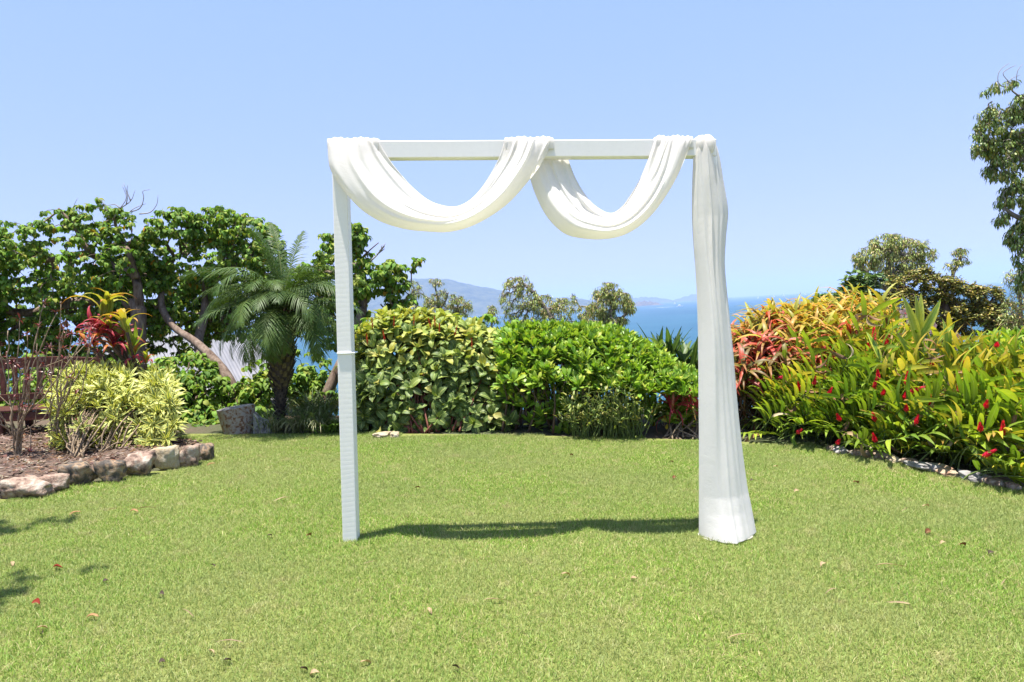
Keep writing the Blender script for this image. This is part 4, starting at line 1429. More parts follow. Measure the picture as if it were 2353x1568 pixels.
def rosettes(Lv, P, Nn, nper, kinds, r, open_=.9, up=.4, smin=.75, smax=1.15, jitter=.18, kindf=None):
    """whorls of leaves pointing out from each shoot tip"""
    n = len(P)
    a = np.arange(nper)[None] * 2.39996 + r.uniform(0, 6.28, (n, 1))
    el = np.linspace(open_, .15, nper)[None] + r.normal(0, .1, (n, nper))
    ax = unit(Nn + np.array([0, 0, up]) + r.normal(size=(n, 3)) * .3)
    x = unit(np.cross(ax, np.array([.3, .8, .1]))); y = np.cross(ax, x)
    D = ax[:, None] * np.cos(el)[..., None] * .9 + (x[:, None] * np.cos(a)[..., None] + y[:, None] * np.sin(a)[..., None]) * np.sin(el)[..., None] * 1.3
    D = unit(D + r.normal(size=D.shape) * jitter)
    Up = ax[:, None] + 0 * D
    PP = P[:, None] + D * .004
    m = n * nper
    if kindf is None: k = r.choice(kinds, m)
    else: k = kindf(np.repeat(np.arange(n), nper), r)
    Lv.add(k, PP.reshape(-1, 3), D.reshape(-1, 3), Up.reshape(-1, 3), r.uniform(smin, smax, m))


def stems_to(P, base_fn, r, rad0=.012, rad1=.004, sides=4, every=1, lift=.35):
    A = Acc()
    for p in P[::every]:
        b = base_fn(p)
        m = (p + b) / 2 + r.normal(size=3) * .04; m[2] += lift * .1
        A.add(*tube(catmull([b, m, p], 4), np.linspace(rad0, rad1, 9), sides))
    return A


const = lambda v: (lambda x: np.full(np.shape(x), float(v)))
crv = lambda pts: (lambda x: np.interp(x, [p[0] for p in pts], [p[1] for p in pts]))

# ------------------------------------------------------------------ left bed: soil, mulch, stones
BED = [(-420, 1262), (-180, 1198), (0, 1142), (60, 1122), (140, 1106), (210, 1100), (275, 1092), (340, 1078), (400, 1066), (445, 1056), (470, 1046), (474, 1036), (440, 1022), (385, 1010),
       (330, 1000), (200, 996), (0, 1000), (-500, 1010)]
import mathutils.geometry as mg
BP = G(np.array([b[0] for b in BED]), np.array([b[1] for b in BED]))
gx = np.arange(-9.5, -2.0, .06); gy = np.arange(3.0, 8.9, .06)
BX, BY = np.meshgrid(gx, gy, indexing='ij')
ins = inpoly(BX, BY, BP[:, :2])
bz = lawn_z(BX) + .03 + .05 * np.clip((BY - 4.5) / 3, 0, 1) + .02 * np.sin(BX * 5) * np.cos(BY * 6) + np.array([[mnoise.noise(Vector((a * 4, b * 4, 0))) * .018 for b in gy] for a in gx])
BV = np.stack([BX, BY, bz], -1).reshape(-1, 3); BT = grid_tris(len(gx), len(gy))[:, ::-1]
BT = BT[ins.reshape(-1)[BT].all(1)]
m, nt, N, L, P_, O = new_mat("mulch")
n_ = noise(nt, pos(nt), 60, 8, .75); n2_ = noise(nt, pos(nt), 3, 3)
c_ = ramp(nt, n_, [(.32, (.035, .022, .016)), (.5, (.13, .085, .062)), (.66, (.30, .22, .17))])
L.new(mixc(nt, math_(nt, 'MULTIPLY', n2_, .4), c_, (.16, .09, .06)), P_.inputs["Base Color"]); P_.inputs["Roughness"].default_value = .95
bump(nt, P_, n_, .9, .03)
part('bed_soil', (BV, BT, np.ones((len(BV), 3)), np.zeros((len(BV), 2))), m, None, kind='structure')
# bark chips and leaf litter on it: nobody could count them
r = np.random.default_rng(77)
A = Acc()
cand = np.stack([r.uniform(-6.5, -2.6, 9000), r.uniform(4.2, 8.2, 9000)], 1)
cand = cand[inpoly(cand[:, 0], cand[:, 1], BP[:, :2])]
for x, y in cand:
    i = int((x + 9.5) / .06); j = int((y - 3) / .06)
    if i >= bz.shape[0] or j >= bz.shape[1]: continue
    a = r.uniform(0, 6.28); l_, w_ = r.uniform(.008, .030), r.uniform(.004, .012)
    if r.random() < .05: l_ *= 2.8; w_ *= .5
    dx = np.array([math.cos(a), math.sin(a), r.normal() * .25]) * l_; dy = np.array([-math.sin(a), math.cos(a), r.normal() * .4]) * w_
    c = np.array([x, y, bz[i, j] + .006 + r.uniform(0, .008)])
    V = np.array([c - dx - dy, c + dx - dy * .6, c + dx * 1.1 + dy, c - dx * .8 + dy * .9, c + [0, 0, .006]])
    col_ = jit([(.17, .10, .07), (.10, .055, .038), (.30, .23, .18), (.055, .032, .024), (.24, .18, .14), (.20, .10, .05)][r.integers(0, 6)], .2, r)
    A.add(V, [[0, 1, 4], [1, 2, 4], [2, 3, 4], [3, 0, 4]], col_)
part('leaf_litter', A, M['dryleaf'], None, kind='stuff', smooth=False)

RK = dict(
    warm=mat_rock("warm_stone", [(.30, (.20, .08, .05)), (.44, (.40, .24, .15)), (.55, (.50, .40, .27)), (.70, (.60, .52, .40))], 5),
    dark=mat_rock("dark_lichen_stone", [(.34, (.035, .03, .027)), (.47, (.12, .10, .08)), (.55, (.36, .23, .13)), (.66, (.46, .40, .31))], 6),
    pink=mat_rock("pink_stone", [(.36, (.07, .045, .035)), (.44, (.30, .19, .14)), (.54, (.44, .33, .25)), (.64, (.56, .49, .41))], 6),
    pale=mat_rock("pale_stone", [(.30, (.28, .18, .10)), (.45, (.46, .36, .22)), (.60, (.56, .49, .36)), (.72, (.62, .57, .48))], 5),
    grey=mat_rock("grey_stone", [(.30, (.20, .18, .17)), (.48, (.36, .34, .33)), (.68, (.48, .47, .45))], 6))


def stone(x0, x1, y0, y1, mat, label, seed, group, dy=0.0, depth=None, sink=.1, flat=False):
    w_px, h_px = x1 - x0, y1 - y0
    b = G((x0 + x1) / 2, y1)
    s = b[1] / F
    w = w_px * s; h = h_px * s
    d = depth or w * .7
    if flat:                     # a slab seen mostly from above
        g0 = G((x0 + x1) / 2, y0); d = max(.10, g0[1] - b[1] + .02); h = .045
    V, T = rock(seed, (w * 1.12, d, h * 1.28 if not flat else h * 1.6), None)
    c = b + np.array([0, d / 2 + dy, h / 2 - h * .05])
    me = mesh_data('edging_stone', V, T, RK[mat], np.ones((len(V), 3)), np.zeros((len(V), 2)))
    # flatten shading of facets a little
    o = put('edging_stone', me, None, None, label, 'stone', group, c)
    o.rotation_euler = (rng.normal() * .04, rng.normal() * .04 + TILT, rng.normal() * .1)
    return o


GL, GR_, GC = 'stones edging the left bed', 'stones edging the right bed', 'small stones under the middle shrub'
for i, (x0, x1, y0, y1, mt_, lb_) in enumerate([
    (-20, 98, 1106, 1152, 'pink', 'long low reddish stone at the left border, nearest of the left bed edging'),
    (85, 147, 1096, 1136, 'pink', 'small rusty stone between the long low stone and the speckled boulder'),
    (123, 210, 1068, 1120, 'dark', 'large speckled brown boulder edging the left bed in front of the bare twigs'),
    (208, 276, 1063, 1113, 'dark', 'squarish dark-faced stone with orange corners below the yellow bush'),
    (270, 344, 1045, 1100, 'pink', 'dark purplish-brown rock leaning beside the squarish stone under the yellow bush'),
    (337, 406, 1029, 1085, 'pale', 'tall cream-coloured stone with a humped top in the left bed edging'),
    (402, 448, 1026, 1078, 'pink', 'pinkish stone between the cream humped stone and the end stone of the left bed'),
    (443, 479, 1025, 1063, 'dark', 'end stone of the left bed edging, with a dark rounded flank facing the lawn'),
    (405, 432, 1019, 1034, 'pale', 'small pale stone chip behind the pinkish stones of the left bed')]):
    stone(x0, x1, y0, y1, mt_, lb_, 100 + i * 3, GL, depth=.20 if i in (6, 7, 8) else None)
for i, (x0, x1, y0, y1, mt_, lb_) in enumerate([
    (1912, 1926, 1034, 1041, 'pink', 'tiny reddish stone at the far end of the right bed edging'),
    (1927, 1959, 1035, 1046, 'grey', 'small blue-grey stone, far end of the right bed edging'),
    (1970, 2011, 1043, 1054, 'pink', 'small pinkish-brown stone right of the small blue-grey one under the red ginger'),
    (2008, 2058, 1047, 1059, 'pink', 'low pink stone half sunk in the lawn edge below the red ginger'),
    (2056, 2085, 1055, 1068, 'pale', 'narrow sandy stone sloping down along the right bed'),
    (2095, 2125, 1063, 1076, 'pink', 'mottled red and white stone left of the long grey slab'),
    (2122, 2200, 1066, 1090, 'grey', 'long flat grey slab in the right bed edging'),
    (2178, 2224, 1079, 1100, 'warm', 'orange-tan stone with a dark hollow, touching the long grey slab'),
    (2236, 2298, 1094, 1113, 'grey', 'broad layered grey stone near the right border of the picture'),
    (2286, 2329, 1108, 1124, 'pink', 'pink and white stone with a brown end, right of the layered grey stone'),
    (2328, 2356, 1122, 1131, 'pink', 'pinkish stone cut off by the right border of the picture')]):
    stone(x0, x1, y0, y1, mt_, lb_, 200 + i * 3, GR_, flat=True)
stone(855, 890, 1000, 1010, 'pale', 'pale flat stone at the foot of the veined-leaf shrub, the left one', 301, GC, flat=True)
stone(892, 915, 1002, 1009, 'pale', 'smaller pale stone at the foot of the veined-leaf shrub, the right one', 304, GC, flat=True)

# ------------------------------------------------------------------ timber bench
YBn = 7.75
bs = YBn / F
bz0 = float(lawn_z(PL(58, 1000, YBn)[0])) + .03
bx0 = PL(58, 900, YBn)[0]
bench = thing('garden_bench', 'reddish-brown timber bench with an arched slatted back, facing the lawn behind the bare twigs', 'bench', [bx0, YBn, bz0])
zz = lambda py, px=58: PL(px, py, YBn)[2] - bz0
HW = .82


def bpart(name, V, T, label=None, sm=False):
    V = np.asarray(V) + np.array([bx0, YBn, bz0])
    part(name, Acc().add(V, T), M['bench'], bench, label=label, smooth=sm)


z_top, z_mid, z_seat = zz(823), zz(906), zz(931)
xs_ = np.linspace(-HW, HW, 21)
arc = lambda x, a, b: a + (b - a) * (1 - (x / HW) ** 2)
tp = [(x, 0, arc(x, z_top - .055, z_top)) for x in xs_]; bt = [(x, 0, arc(x, z_top - .135, z_top - .10)) for x in xs_[::-1]]
# top rail as a strip solid
P4 = []
for x in xs_:
    zt, zb = arc(x, z_top - .055, z_top), arc(x, z_top - .16, z_top - .115)
    P4 += [[x, .06, zt], [x, .095, zt + .004], [x, .095, zb], [x, .06, zb]]
n4 = len(xs_)
T = grid_tris(n4, 4, True)
T = np.vstack([T, [[0, 1, 2], [0, 2, 3], [4 * n4 - 4, 4 * n4 - 2, 4 * n4 - 3], [4 * n4 - 4, 4 * n4 - 1, 4 * n4 - 2]]])
bpart('top_rail', P4, T)
bpart('lower_back_rail', *box(0, .03, z_mid - .03, 2 * HW, .035, .075))
for k in range(11):
    x = -HW + .12 + k * (2 * HW - .24) / 10
    z0, z1 = z_mid + .0, arc(x, z_top - .16, z_top - .115) + .01
    V, T = box(0, 0, 0, .058, .018, z1 - z0, .003)
    V[:, 1] += .05 + V[:, 2] * .06; V += [x, 0, (z0 + z1) / 2]
    bpart('back_slat', V, T)
for s in (-1, 1):
    V, T = box(0, 0, 0, .07, .055, z_top - .02, .006); V[:, 1] += .04 + V[:, 2] * .05; V += [s * (HW + .03), 0, (z_top - .02) / 2]
    bpart('back_leg', V, T)
    bpart('front_leg', *box(s * (HW + .03), -.44, .31, .07, .06, .62, .006))
    bpart('armrest', *box(s * (HW + .03), -.20, .64, .085, .56, .03, .006))
    bpart('side_rail', *box(s * (HW + .03), -.21, z_seat - .065, .035, .44, .08, .004))
bpart('front_leg', *box(0, -.42, (z_seat - .02) / 2, .075, .06, z_seat - .02, .006))
bpart('back_leg', *box(0, .02, (z_seat - .02) / 2, .075, .05, z_seat - .02, .006))
for k in range(6):
    bpart('seat_slat', *box(0, -.43 + k * .082, z_seat - .011, 2 * HW + .02, .07, .022, .004))
bpart('front_apron', *box(0, -.445, z_seat - .075, 2 * HW - .02, .028, .095, .004))

# ------------------------------------------------------------------ bare-stemmed shrub with dark red tufts
RT = [leaf(.075, .017, 3, 'lance', jit(c, .2), .3, -.9, .2, 0, seed=i) for i, c in enumerate([(.10, .012, .02), (.16, .02, .03), (.07, .01, .02), (.20, .03, .03)])]


def bare_shrub(label, base_px, tips, Y, seed, sec=2):
    r = np.random.default_rng(seed)
    b = G(*base_px) + [0, 0, .04]
    t = thing('bare_shrub', label, 'shrub', b, 'leafless shrubs in front of the bench')
    Lv = Leaves(); ends = []
    twigs = Acc()
    for (px, py, dy) in tips:
        e = PL(px, py, b[1] + dy); L_ = np.linalg.norm(e - b)
        m1 = b + (e - b) * .25 + [r.normal() * .03 + (e[0] - b[0]) * -.12, r.normal() * .03, .06]; m2 = b + (e - b) * .6 + r.normal(size=3) * .035
        P = catmull([b + [r.normal() * .02, r.normal() * .02, -.03], m1, m2, e], 6)
        P[1:-1] += r.normal(size=(len(P) - 2, 3)) * .006
        R = np.linspace(.0075, .0034, len(P)); R[3::4] *= 1.35
        part('stem', Acc().add(*tube(P, R, 6)), M['twig'], t)
        ends.append(e)
        for _ in range(sec):
            i = r.integers(7, len(P) - 2); q = P[i]
            d = unit((e - b) + r.normal(size=3) * L_ * .55) * r.uniform(.12, .34)
            p2 = [q, q + d * .5 + [0, 0, .02], q + d + [0, 0, .05]]
            twigs.add(*tube(catmull(p2, 3), np.linspace(.005, .0028, 7), 4)); ends.append(q + d + [0, 0, .05])
    part('twigs', twigs, M['twig'], t, kind='stuff')
    ends = np.array(ends)
    keep = r.random(len(ends)) < .62
    E = ends[keep]
    if len(E):
        rosettes(Lv, E, np.tile([0, 0, 1.], (len(E), 1)), 8, [0, 1, 2, 3], r, 1.6, .2)
        Lv.build(t, RT, M['petal_red'], 'leaf', 80, .2, 3)


bare_shrub('leafless shrub of pale knotty stems nearest the left border, in front of the bench', (43, 1062),
           [(-15, 930, -.1), (18, 760, 0), (45, 735, .05), (62, 770, 0), (100, 700, .1), (130, 720, 0), (85, 790, -.1), (155, 755, .05), (-5, 800, .1), (190, 780, 0), (150, 870, -.15), (-25, 870, -.1), (110, 800, .1), (70, 860, -.1)], 6.3, 71, 2)
bare_shrub('thinner leafless shrub growing against the left side of the yellow bush', (128, 1046),
           [(118, 800, 0), (150, 745, .1), (165, 770, 0), (182, 790, .1), (205, 800, 0), (170, 850, -.1), (140, 850, 0), (215, 770, .2)], 6.5, 72, 2)

# ------------------------------------------------------------------ yellow variegated bush
YV = [leaf(.165, .033, 4, 'lance', jit(c, .12), .25, p1, .25, .01, seed=i) for i, (c, p1) in enumerate(
    [((.12, .19, .05), -.5), ((.15, .23, .06), -.9), ((.10, .17, .05), -.2), ((.20, .27, .08), -1.2), ((.13, .2, .05), -.7), ((.17, .24, .07), 0)])]
yb_top = crv([(100, 960), (130, 905), (160, 862), (185, 850), (215, 858), (250, 850), (300, 855), (330, 868), (360, 858), (390, 870), (400, 900), (415, 925), (422, 960)])
yb_bot = crv([(100, 1010), (140, 1035), (200, 1050), (260, 1060), (330, 1055), (380, 1010), (422, 985)])
ybY = const(6.55)
r = np.random.default_rng(5)
yb = thing('variegated_bush', 'bushy yellow-and-green variegated shrub of narrow-leaved whorls in the left bed', 'bush', G(240, 1062))
Lv = Leaves()
P, Nn, h = bank(150, 128, 398, yb_top, yb_bot, ybY, .85, 51, .0, 1.0, jit_=.05)
rosettes(Lv, P, Nn * [1, 1, .7], 15, np.arange(6), r, 1.55, .35, .75, 1.15, .1)
P2, N2, _ = bank(90, 140, 390, lambda x: yb_top(x) + 12, yb_bot, ybY, .8, 52, .1, 1, back=.18)
rosettes(Lv, P2, N2, 12, np.arange(6), r, 1.6, .5, .7, 1.1)
P3, N3, _ = bank(80, 145, 385, lambda x: yb_top(x) + 25, yb_bot, ybY, .6, 53, .1, 1, back=.5)
rosettes(Lv, P3, N3, 12, np.arange(6), r, 1.6, .5, .7, 1.1)
Lv.build(yb, YV, M['leaf_yellow'], 'leaf', 300, .15, 9)
bases = [G(173, 1064) + [0, 0, .03], G(215, 1060) + [0, .15, .03], G(262, 1056) + [0, .1, .03], G(300, 1052) + [0, .2, .03], G(378, 1030) + [0, .1, .03], G(160, 1058) + [0, .1, .03]]
A = Acc()
for i, q in enumerate(np.vstack([P[::2], P3[::3]])):
    b = min(bases, key=lambda c: abs(c[0] - q[0]) + r.uniform(0, .3))
    A.add(*tube(catmull([b + r.normal(size=3) * [.03, .03, 0], b + (q - b) * .35 + [r.normal() * .05, r.normal() * .05, .08], q + [0, .06, -.05], q], 4), np.linspace(.008, .0035, 13), 5))
part('stems', A, M['twig'], yb)

# ------------------------------------------------------------------ cordyline with red and lime rosettes
def strap(L_, W, c, tip, p0, p1, seed, wave=.03, tw=0, fold=.3, shape='lance'):
    return leaf(L_, W, 9, shape, jit(c, .1), p0, p1, fold, wave, tw, tip, seed)


lime, yel, org, crim, pink = (.36, .40, .05), (.50, .46, .06), (.55, .19, .03), (.30, .012, .035), (.52, .06, .10)
CL = [strap(.42, .062, lime, yel, 1.1, -1.3, 1), strap(.46, .066, yel, org, 1.0, -1.6, 2), strap(.38, .060, (.28, .36, .05), lime, 1.2, -.9, 3), strap(.40, .064, (.30, .34, .05), org, .9, -1.5, 4),
      strap(.40, .068, crim, pink, .6, -1.7, 5), strap(.36, .064, pink, crim, .4, -1.6, 6), strap(.34, .058, (.20, .01, .03), crim, .8, -1.4, 7), strap(.34, .058, org, crim, .7, -1.5, 8),
      strap(.36, .075, (.24, .36, .045), lime, 1.1, .3, 9, .02), strap(.34, .07, (.34, .4, .05), yel, 1.0, -.5, 10)]
cord = thing('cordyline', 'tall red and lime cordyline plant behind the yellow bush, right of the bench', 'plant', G(265, 1030) + [0, .9, 0])
Lv = Leaves(); r = np.random.default_rng(6); YCd = 7.35
ros = [((236, 735), 13, [0, 1, 0, 3, 2], 1.15, .9), ((232, 760), 12, [4, 5, 6, 4], .9, 1.3), ((226, 775), 10, [4, 5, 5, 6, 7], .95, 1.4), ((250, 770), 12, [4, 6, 7, 3], .9, 1.3),
       ((292, 765), 11, [0, 3, 1, 3], .95, .9), ((285, 785), 9, [7, 6, 4, 3], .8, 1.3), ((302, 800), 11, [8, 8, 9, 2], .95, .6), ((308, 825), 9, [9, 7, 5, 3], .8, 1.0), ((335, 838), 10, [7, 5, 4, 9], .62, 1.0),
       ((260, 800), 10, [4, 7, 6], .85, 1.4), ((215, 800), 9, [6, 4, 7], .75, 1.4), ((195, 790), 6, [7, 6, 6], .8, 1.4)]
A = Acc()
for (px, py), n, kinds, sc, op in ros:
    c = PL(px, py, YCd + r.uniform(-.15, .15))
    rosettes(Lv, c[None], np.array([[0, -.25, 1.]]), n, kinds, r, op, .3, sc * .85, sc * 1.05, .12)
    b = G(265, 1030) + [r.normal() * .12, .9 + r.normal() * .1, 0]
    A.add(*tube(catmull([b, b + (c - b) * .5 + [r.normal() * .05, .05, 0], c], 5), .016, 6))
Lv.build(cord, CL, M['leaf_strap'], 'leaf', 160, .15, 3)
part('cane', A, M['stem'], cord)

# ------------------------------------------------------------------ middle: veined-leaf shrub
def veined(c, p1, i, L_=.17):
    return leaf(L_, .082, 5, 'oval', jit(c, .12), .35, p1, .28, .012, seed=i)


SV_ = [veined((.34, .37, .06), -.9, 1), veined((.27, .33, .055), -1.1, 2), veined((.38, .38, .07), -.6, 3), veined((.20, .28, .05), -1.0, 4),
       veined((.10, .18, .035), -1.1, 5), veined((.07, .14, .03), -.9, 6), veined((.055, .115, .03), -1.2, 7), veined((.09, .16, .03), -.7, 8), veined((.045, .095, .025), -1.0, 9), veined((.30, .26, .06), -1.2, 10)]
sv_top = crv([(812, 830), (822, 790), (845, 760), (870, 740), (900, 722), (950, 728), (1000, 730), (1040, 742), (1080, 752), (1120, 765), (1160, 780), (1175, 800)])
sv_bot = crv([(812, 1000), (1175, 1003)])
sv = thing('veined_leaf_shrub', 'big rounded shrub with yellow-green boldly veined leaves, right beside the left arch post', 'shrub', G(985, 1004) + [0, .45, 0])
Lv = Leaves(); r = np.random.default_rng(9)


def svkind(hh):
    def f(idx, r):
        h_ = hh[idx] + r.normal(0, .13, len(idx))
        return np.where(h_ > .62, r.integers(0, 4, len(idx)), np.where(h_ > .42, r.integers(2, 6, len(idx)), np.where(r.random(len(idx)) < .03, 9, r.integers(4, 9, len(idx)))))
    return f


for (n, b_, sd_, tf) in ((330, 0, 91, 0), (230, .22, 92, 10), (160, .5, 93, 20), (120, .8, 94, 30)):
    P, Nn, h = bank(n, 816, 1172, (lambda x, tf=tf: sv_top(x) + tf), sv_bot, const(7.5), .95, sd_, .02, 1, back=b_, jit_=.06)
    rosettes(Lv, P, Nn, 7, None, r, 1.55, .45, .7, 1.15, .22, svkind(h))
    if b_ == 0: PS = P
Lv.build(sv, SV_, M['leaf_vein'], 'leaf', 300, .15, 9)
A = stems_to(PS, lambda p: G(985, 1004) + np.array([(p[0] - G(985, 1004)[0]) * .45 + r.normal() * .1, .45 + r.normal() * .12, 0]), r, .013, .004, 5, 3)
part('stems', A, M['redstem'], sv)


def flower_spike(parent, c, d, L_, W, n, mat='petal_red', name='flower_spike', col_=((.68, .008, .04), (.78, .02, .08), (.45, .006, .03)), r=None, pet=.03):
    A = Acc(); d = unit(np.array(d, float)); x = unit(np.cross(d, [.2, .9, .1])); y = np.cross(d, x)
    A.add(*tube([c - d * L_ * .1, c + d * L_ * .9], [.004, .002], 4), C=np.array(col_[2]))
    for i in range(n):
        t = i / n; a = i * 2.4
        o_ = x * math.cos(a) + y * math.sin(a)
        rr_ = W * (1 - .75 * t) * math.sin(min(1, t * 4 + .35) * math.pi / 2)
        b = c + d * L_ * t; e = b + o_ * rr_ + d * pet * .9; s = np.cross(o_, d) * pet * .28
        mid = b + o_ * rr_ * .75 + d * pet * .25
        A.add([b, mid - s, mid + s, e], [[0, 1, 2], [1, 3, 2]], jit(col_[r.integers(0, len(col_))], .15, r))
    part(name, A, M[mat], parent)


for px, py, hh_ in ((845, 785, 30), (878, 700, 0), (856, 748, 14), (905, 745, 22), (990, 748, 22), (1000, 745, 20), (1010, 760, 20), (1045, 765, 26), (884, 778, 20), (951, 742, 24), (1085, 795, 16), (1142, 820, 14)):
    if hh_ == 0: continue
    c = PL(px, py + 6, 7.75 if py < 770 else 7.5)
    flower_spike(sv, c, (r.normal() * .15, -.1, 1), .115, .014, 26, r=r, col_=((.45, .03, .015), (.60, .12, .02), (.30, .01, .015)), pet=.022)

# low hibiscus-like growth behind it
heart_shrub('rounded mid-green shrub showing above and behind the veined-leaf shrub', [(1090, 745, 30, 18, 9.6), (1130, 742, 42, 18, 9.6), (1170, 752, 30, 18, 9.6), (1210, 765, 40, 14, 9.6), (1060, 755, 40, 22, 9.6), (1110, 800, 80, 40, 9.8), (1270, 775, 40, 12, 9.7)], 260, 36, (1130, 1000), 9.6, ind=90)
heart_shrub('leafy green growth between the left arch post and the veined-leaf shrub, lower down the slope', [(850, 780, 50, 50, 9.3), (820, 850, 40, 80, 9.2), (900, 770, 60, 30, 9.4)], 200, 37, (850, 1000), 9.2, ind=80)

# ------------------------------------------------------------------ middle: bright obovate-leaved hedge
OB = [leaf(.165, .060, 4, 'obovate', jit(np.array(c) * [1.5, 1.28, 1.4], .12), p0, p1, .12, .01, seed=i) for i, (c, p0, p1) in enumerate(
    [((.13, .27, .02), .35, -.15), ((.18, .33, .03), .4, 0), ((.10, .22, .018), .3, -.4), ((.22, .36, .04), .35, -.2), ((.15, .30, .025), .2, -.5), ((.08, .18, .02), .3, -.3), ((.30, .38, .06), .3, -.5)])]
OB.append(leaf(.12, .045, 5, 'obovate', (.50, .36, .03), .3, -.6, .1, .02, seed=30))


def obovate_bank(t, specs, seed, size=1.0, ind=300, nper=11):
    Lv = Leaves(); r = np.random.default_rng(seed); first = None
    for (n, x0, x1, top, bot, Yf, dep, back, hlo) in specs:
        P, Nn, h = bank(n, x0, x1, top, bot, Yf, dep, seed + n, hlo, 1, back=back, jit_=.05)
        rosettes(Lv, P, Nn * [.7, .7, 1], nper, [0, 0, 1, 1, 2, 3, 3, 4, 5, 6], r, .95, 1.0, .72 * size, 1.1 * size, .16)
        k = r.random(len(P)) < .06
        if k.any(): rosettes(Lv, P[k], Nn[k], 2, [7], r, 1.3, .2)
        if first is None: first = P
    Lv.build(t, OB, M['leaf_bright'], 'leaf', ind, .15, 8)
    return first


hg_top = crv([(1150, 790), (1175, 768), (1250, 762), (1330, 768), (1400, 766), (1440, 785), (1480, 803), (1520, 825), (1560, 860), (1610, 880)])
hg_bot = crv([(1150, 1004), (1350, 1008), (1480, 1012), (1610, 1016)])
hgY = yline([(1150, 1004), (1350, 1008), (1480, 1012), (1610, 1016)])
hedge = thing('hedge', 'bright green hedge of upright paddle-shaped leaves filling the middle between the two posts', 'hedge', G(1350, 1008) + [0, .5, 0])
PS = obovate_bank(hedge, [(300, 1150, 1440, hg_top, hg_bot, lambda x: hgY(x) + .1, 1.0, 0, .30), (130, 1430, 1612, hg_top, crv([(1430, 1010), (1500, 985), (1540, 950), (1612, 940)]), lambda x: hgY(x) + .12, .9, 0, .25), (75, 1155, 1340, hg_top, hg_bot, lambda x: hgY(x) + .25, .5, .1, .0),
                          (190, 1155, 1600, lambda x: hg_top(x) + 10, hg_bot, lambda x: hgY(x) + .1, 1.0, .25, .15), (170, 1155, 1600, lambda x: hg_top(x) + 18, hg_bot, lambda x: hgY(x) + .1, .8, .6, .1),
                          (110, 1155, 1600, lambda x: hg_top(x) + 8, hg_bot, lambda x: hgY(x) + .1, .5, 1.1, .1)], 19)
r = np.random.default_rng(33)
A = stems_to(PS, lambda p: np.array([p[0] + r.normal() * .12, p[1] + .25 + r.uniform(-.25, .2), lawn_z(p[0])]), r, .016, .005, 5, 3)
part('stems', A, M['stem'], hedge)
# thin-stemmed plants growing out in front of it
THIN = [leaf(.10, .022, 3, 'lance', jit(c, .15), .6, -.6, .2, 0, seed=i) for i, c in enumerate([(.16, .22, .04), (.22, .26, .05), (.11, .17, .03), (.30, .28, .07)])]
thin = thing('reed_clump', 'clump of thin upright green stems with small leaves in front of the bright hedge', 'plant', G(1400, 1012) + [0, .1, 0])
A = Acc(); Lv = Leaves(); r = np.random.default_rng(3)
for i in range(170):
    px = r.uniform(1318, 1485); b = G(px, 1012) + [0, r.uniform(-.02, .32), 0]
    hgt = r.uniform(.25, .62) * (1 - .35 * abs(px - 1400) / 90); e = b + [r.normal() * .12, r.normal() * .08 - .03, hgt]
    P = catmull([b, (b + e) / 2 + [r.normal() * .02, 0, .02], e], 4); A.add(*tube(P, np.linspace(.004, .0022, 9), 4), C=jit((.20, .20, .07), .25, r))
    q = P[r.integers(3, 9, 5)]
    dd = rnd_dirs(5, r); dd[:, 2] = np.abs(dd[:, 2]) * .6
    Lv.add(r.integers(0, 4, 5), q, dd, [0, 0, 1], r.uniform(.6, 1.2, 5))
part('stems', A, M['cane'], thin, kind='stuff')
Lv.build(thin, THIN, M['leaf_grass'], 'leaf', 150, .2, 5)
FEA = [leaf(.34, .018, 6, 'strap', jit(c, .1), .8, p1, .2, 0, seed=i) for i, (c, p1) in enumerate([((.16, .24, .04), -.7), ((.22, .27, .06), -.3), ((.13, .20, .03), -1.1)])]
ft = thing('feathery_seedling', 'narrow-leaved feathery seedling arching out of the bright hedge, centre right', 'plant', G(1400, 1010) + [0, .05, 0])
Lv = Leaves()
c = PL(1412, 905, 7.35)
for cc in (c, PL(1370, 890, 7.5), PL(1440, 880, 7.45), PL(1385, 940, 7.35)):
    rosettes(Lv, cc[None], np.array([[0, -.3, 1.]]), 16, [0, 1, 2], r, 1.5, .3, .7, 1.1, .15)
Lv.build(ft, FEA, M['leaf_grass'], 'blade', 80, .2, 3)
part('stems', Acc().add(*tube([G(1400, 1010) + [0, .05, 0], c], .006, 5)).add(*tube([G(1380, 1010) + [0, .05, 0], PL(1370, 890, 7.5)], .005, 5)).add(*tube([G(1430, 1010) + [0, .05, 0], PL(1440, 880, 7.45)], .005, 5)).add(*tube([G(1390, 1010) + [0, .05, 0], PL(1385, 940, 7.35)], .005, 5)), M['cane'], ft)

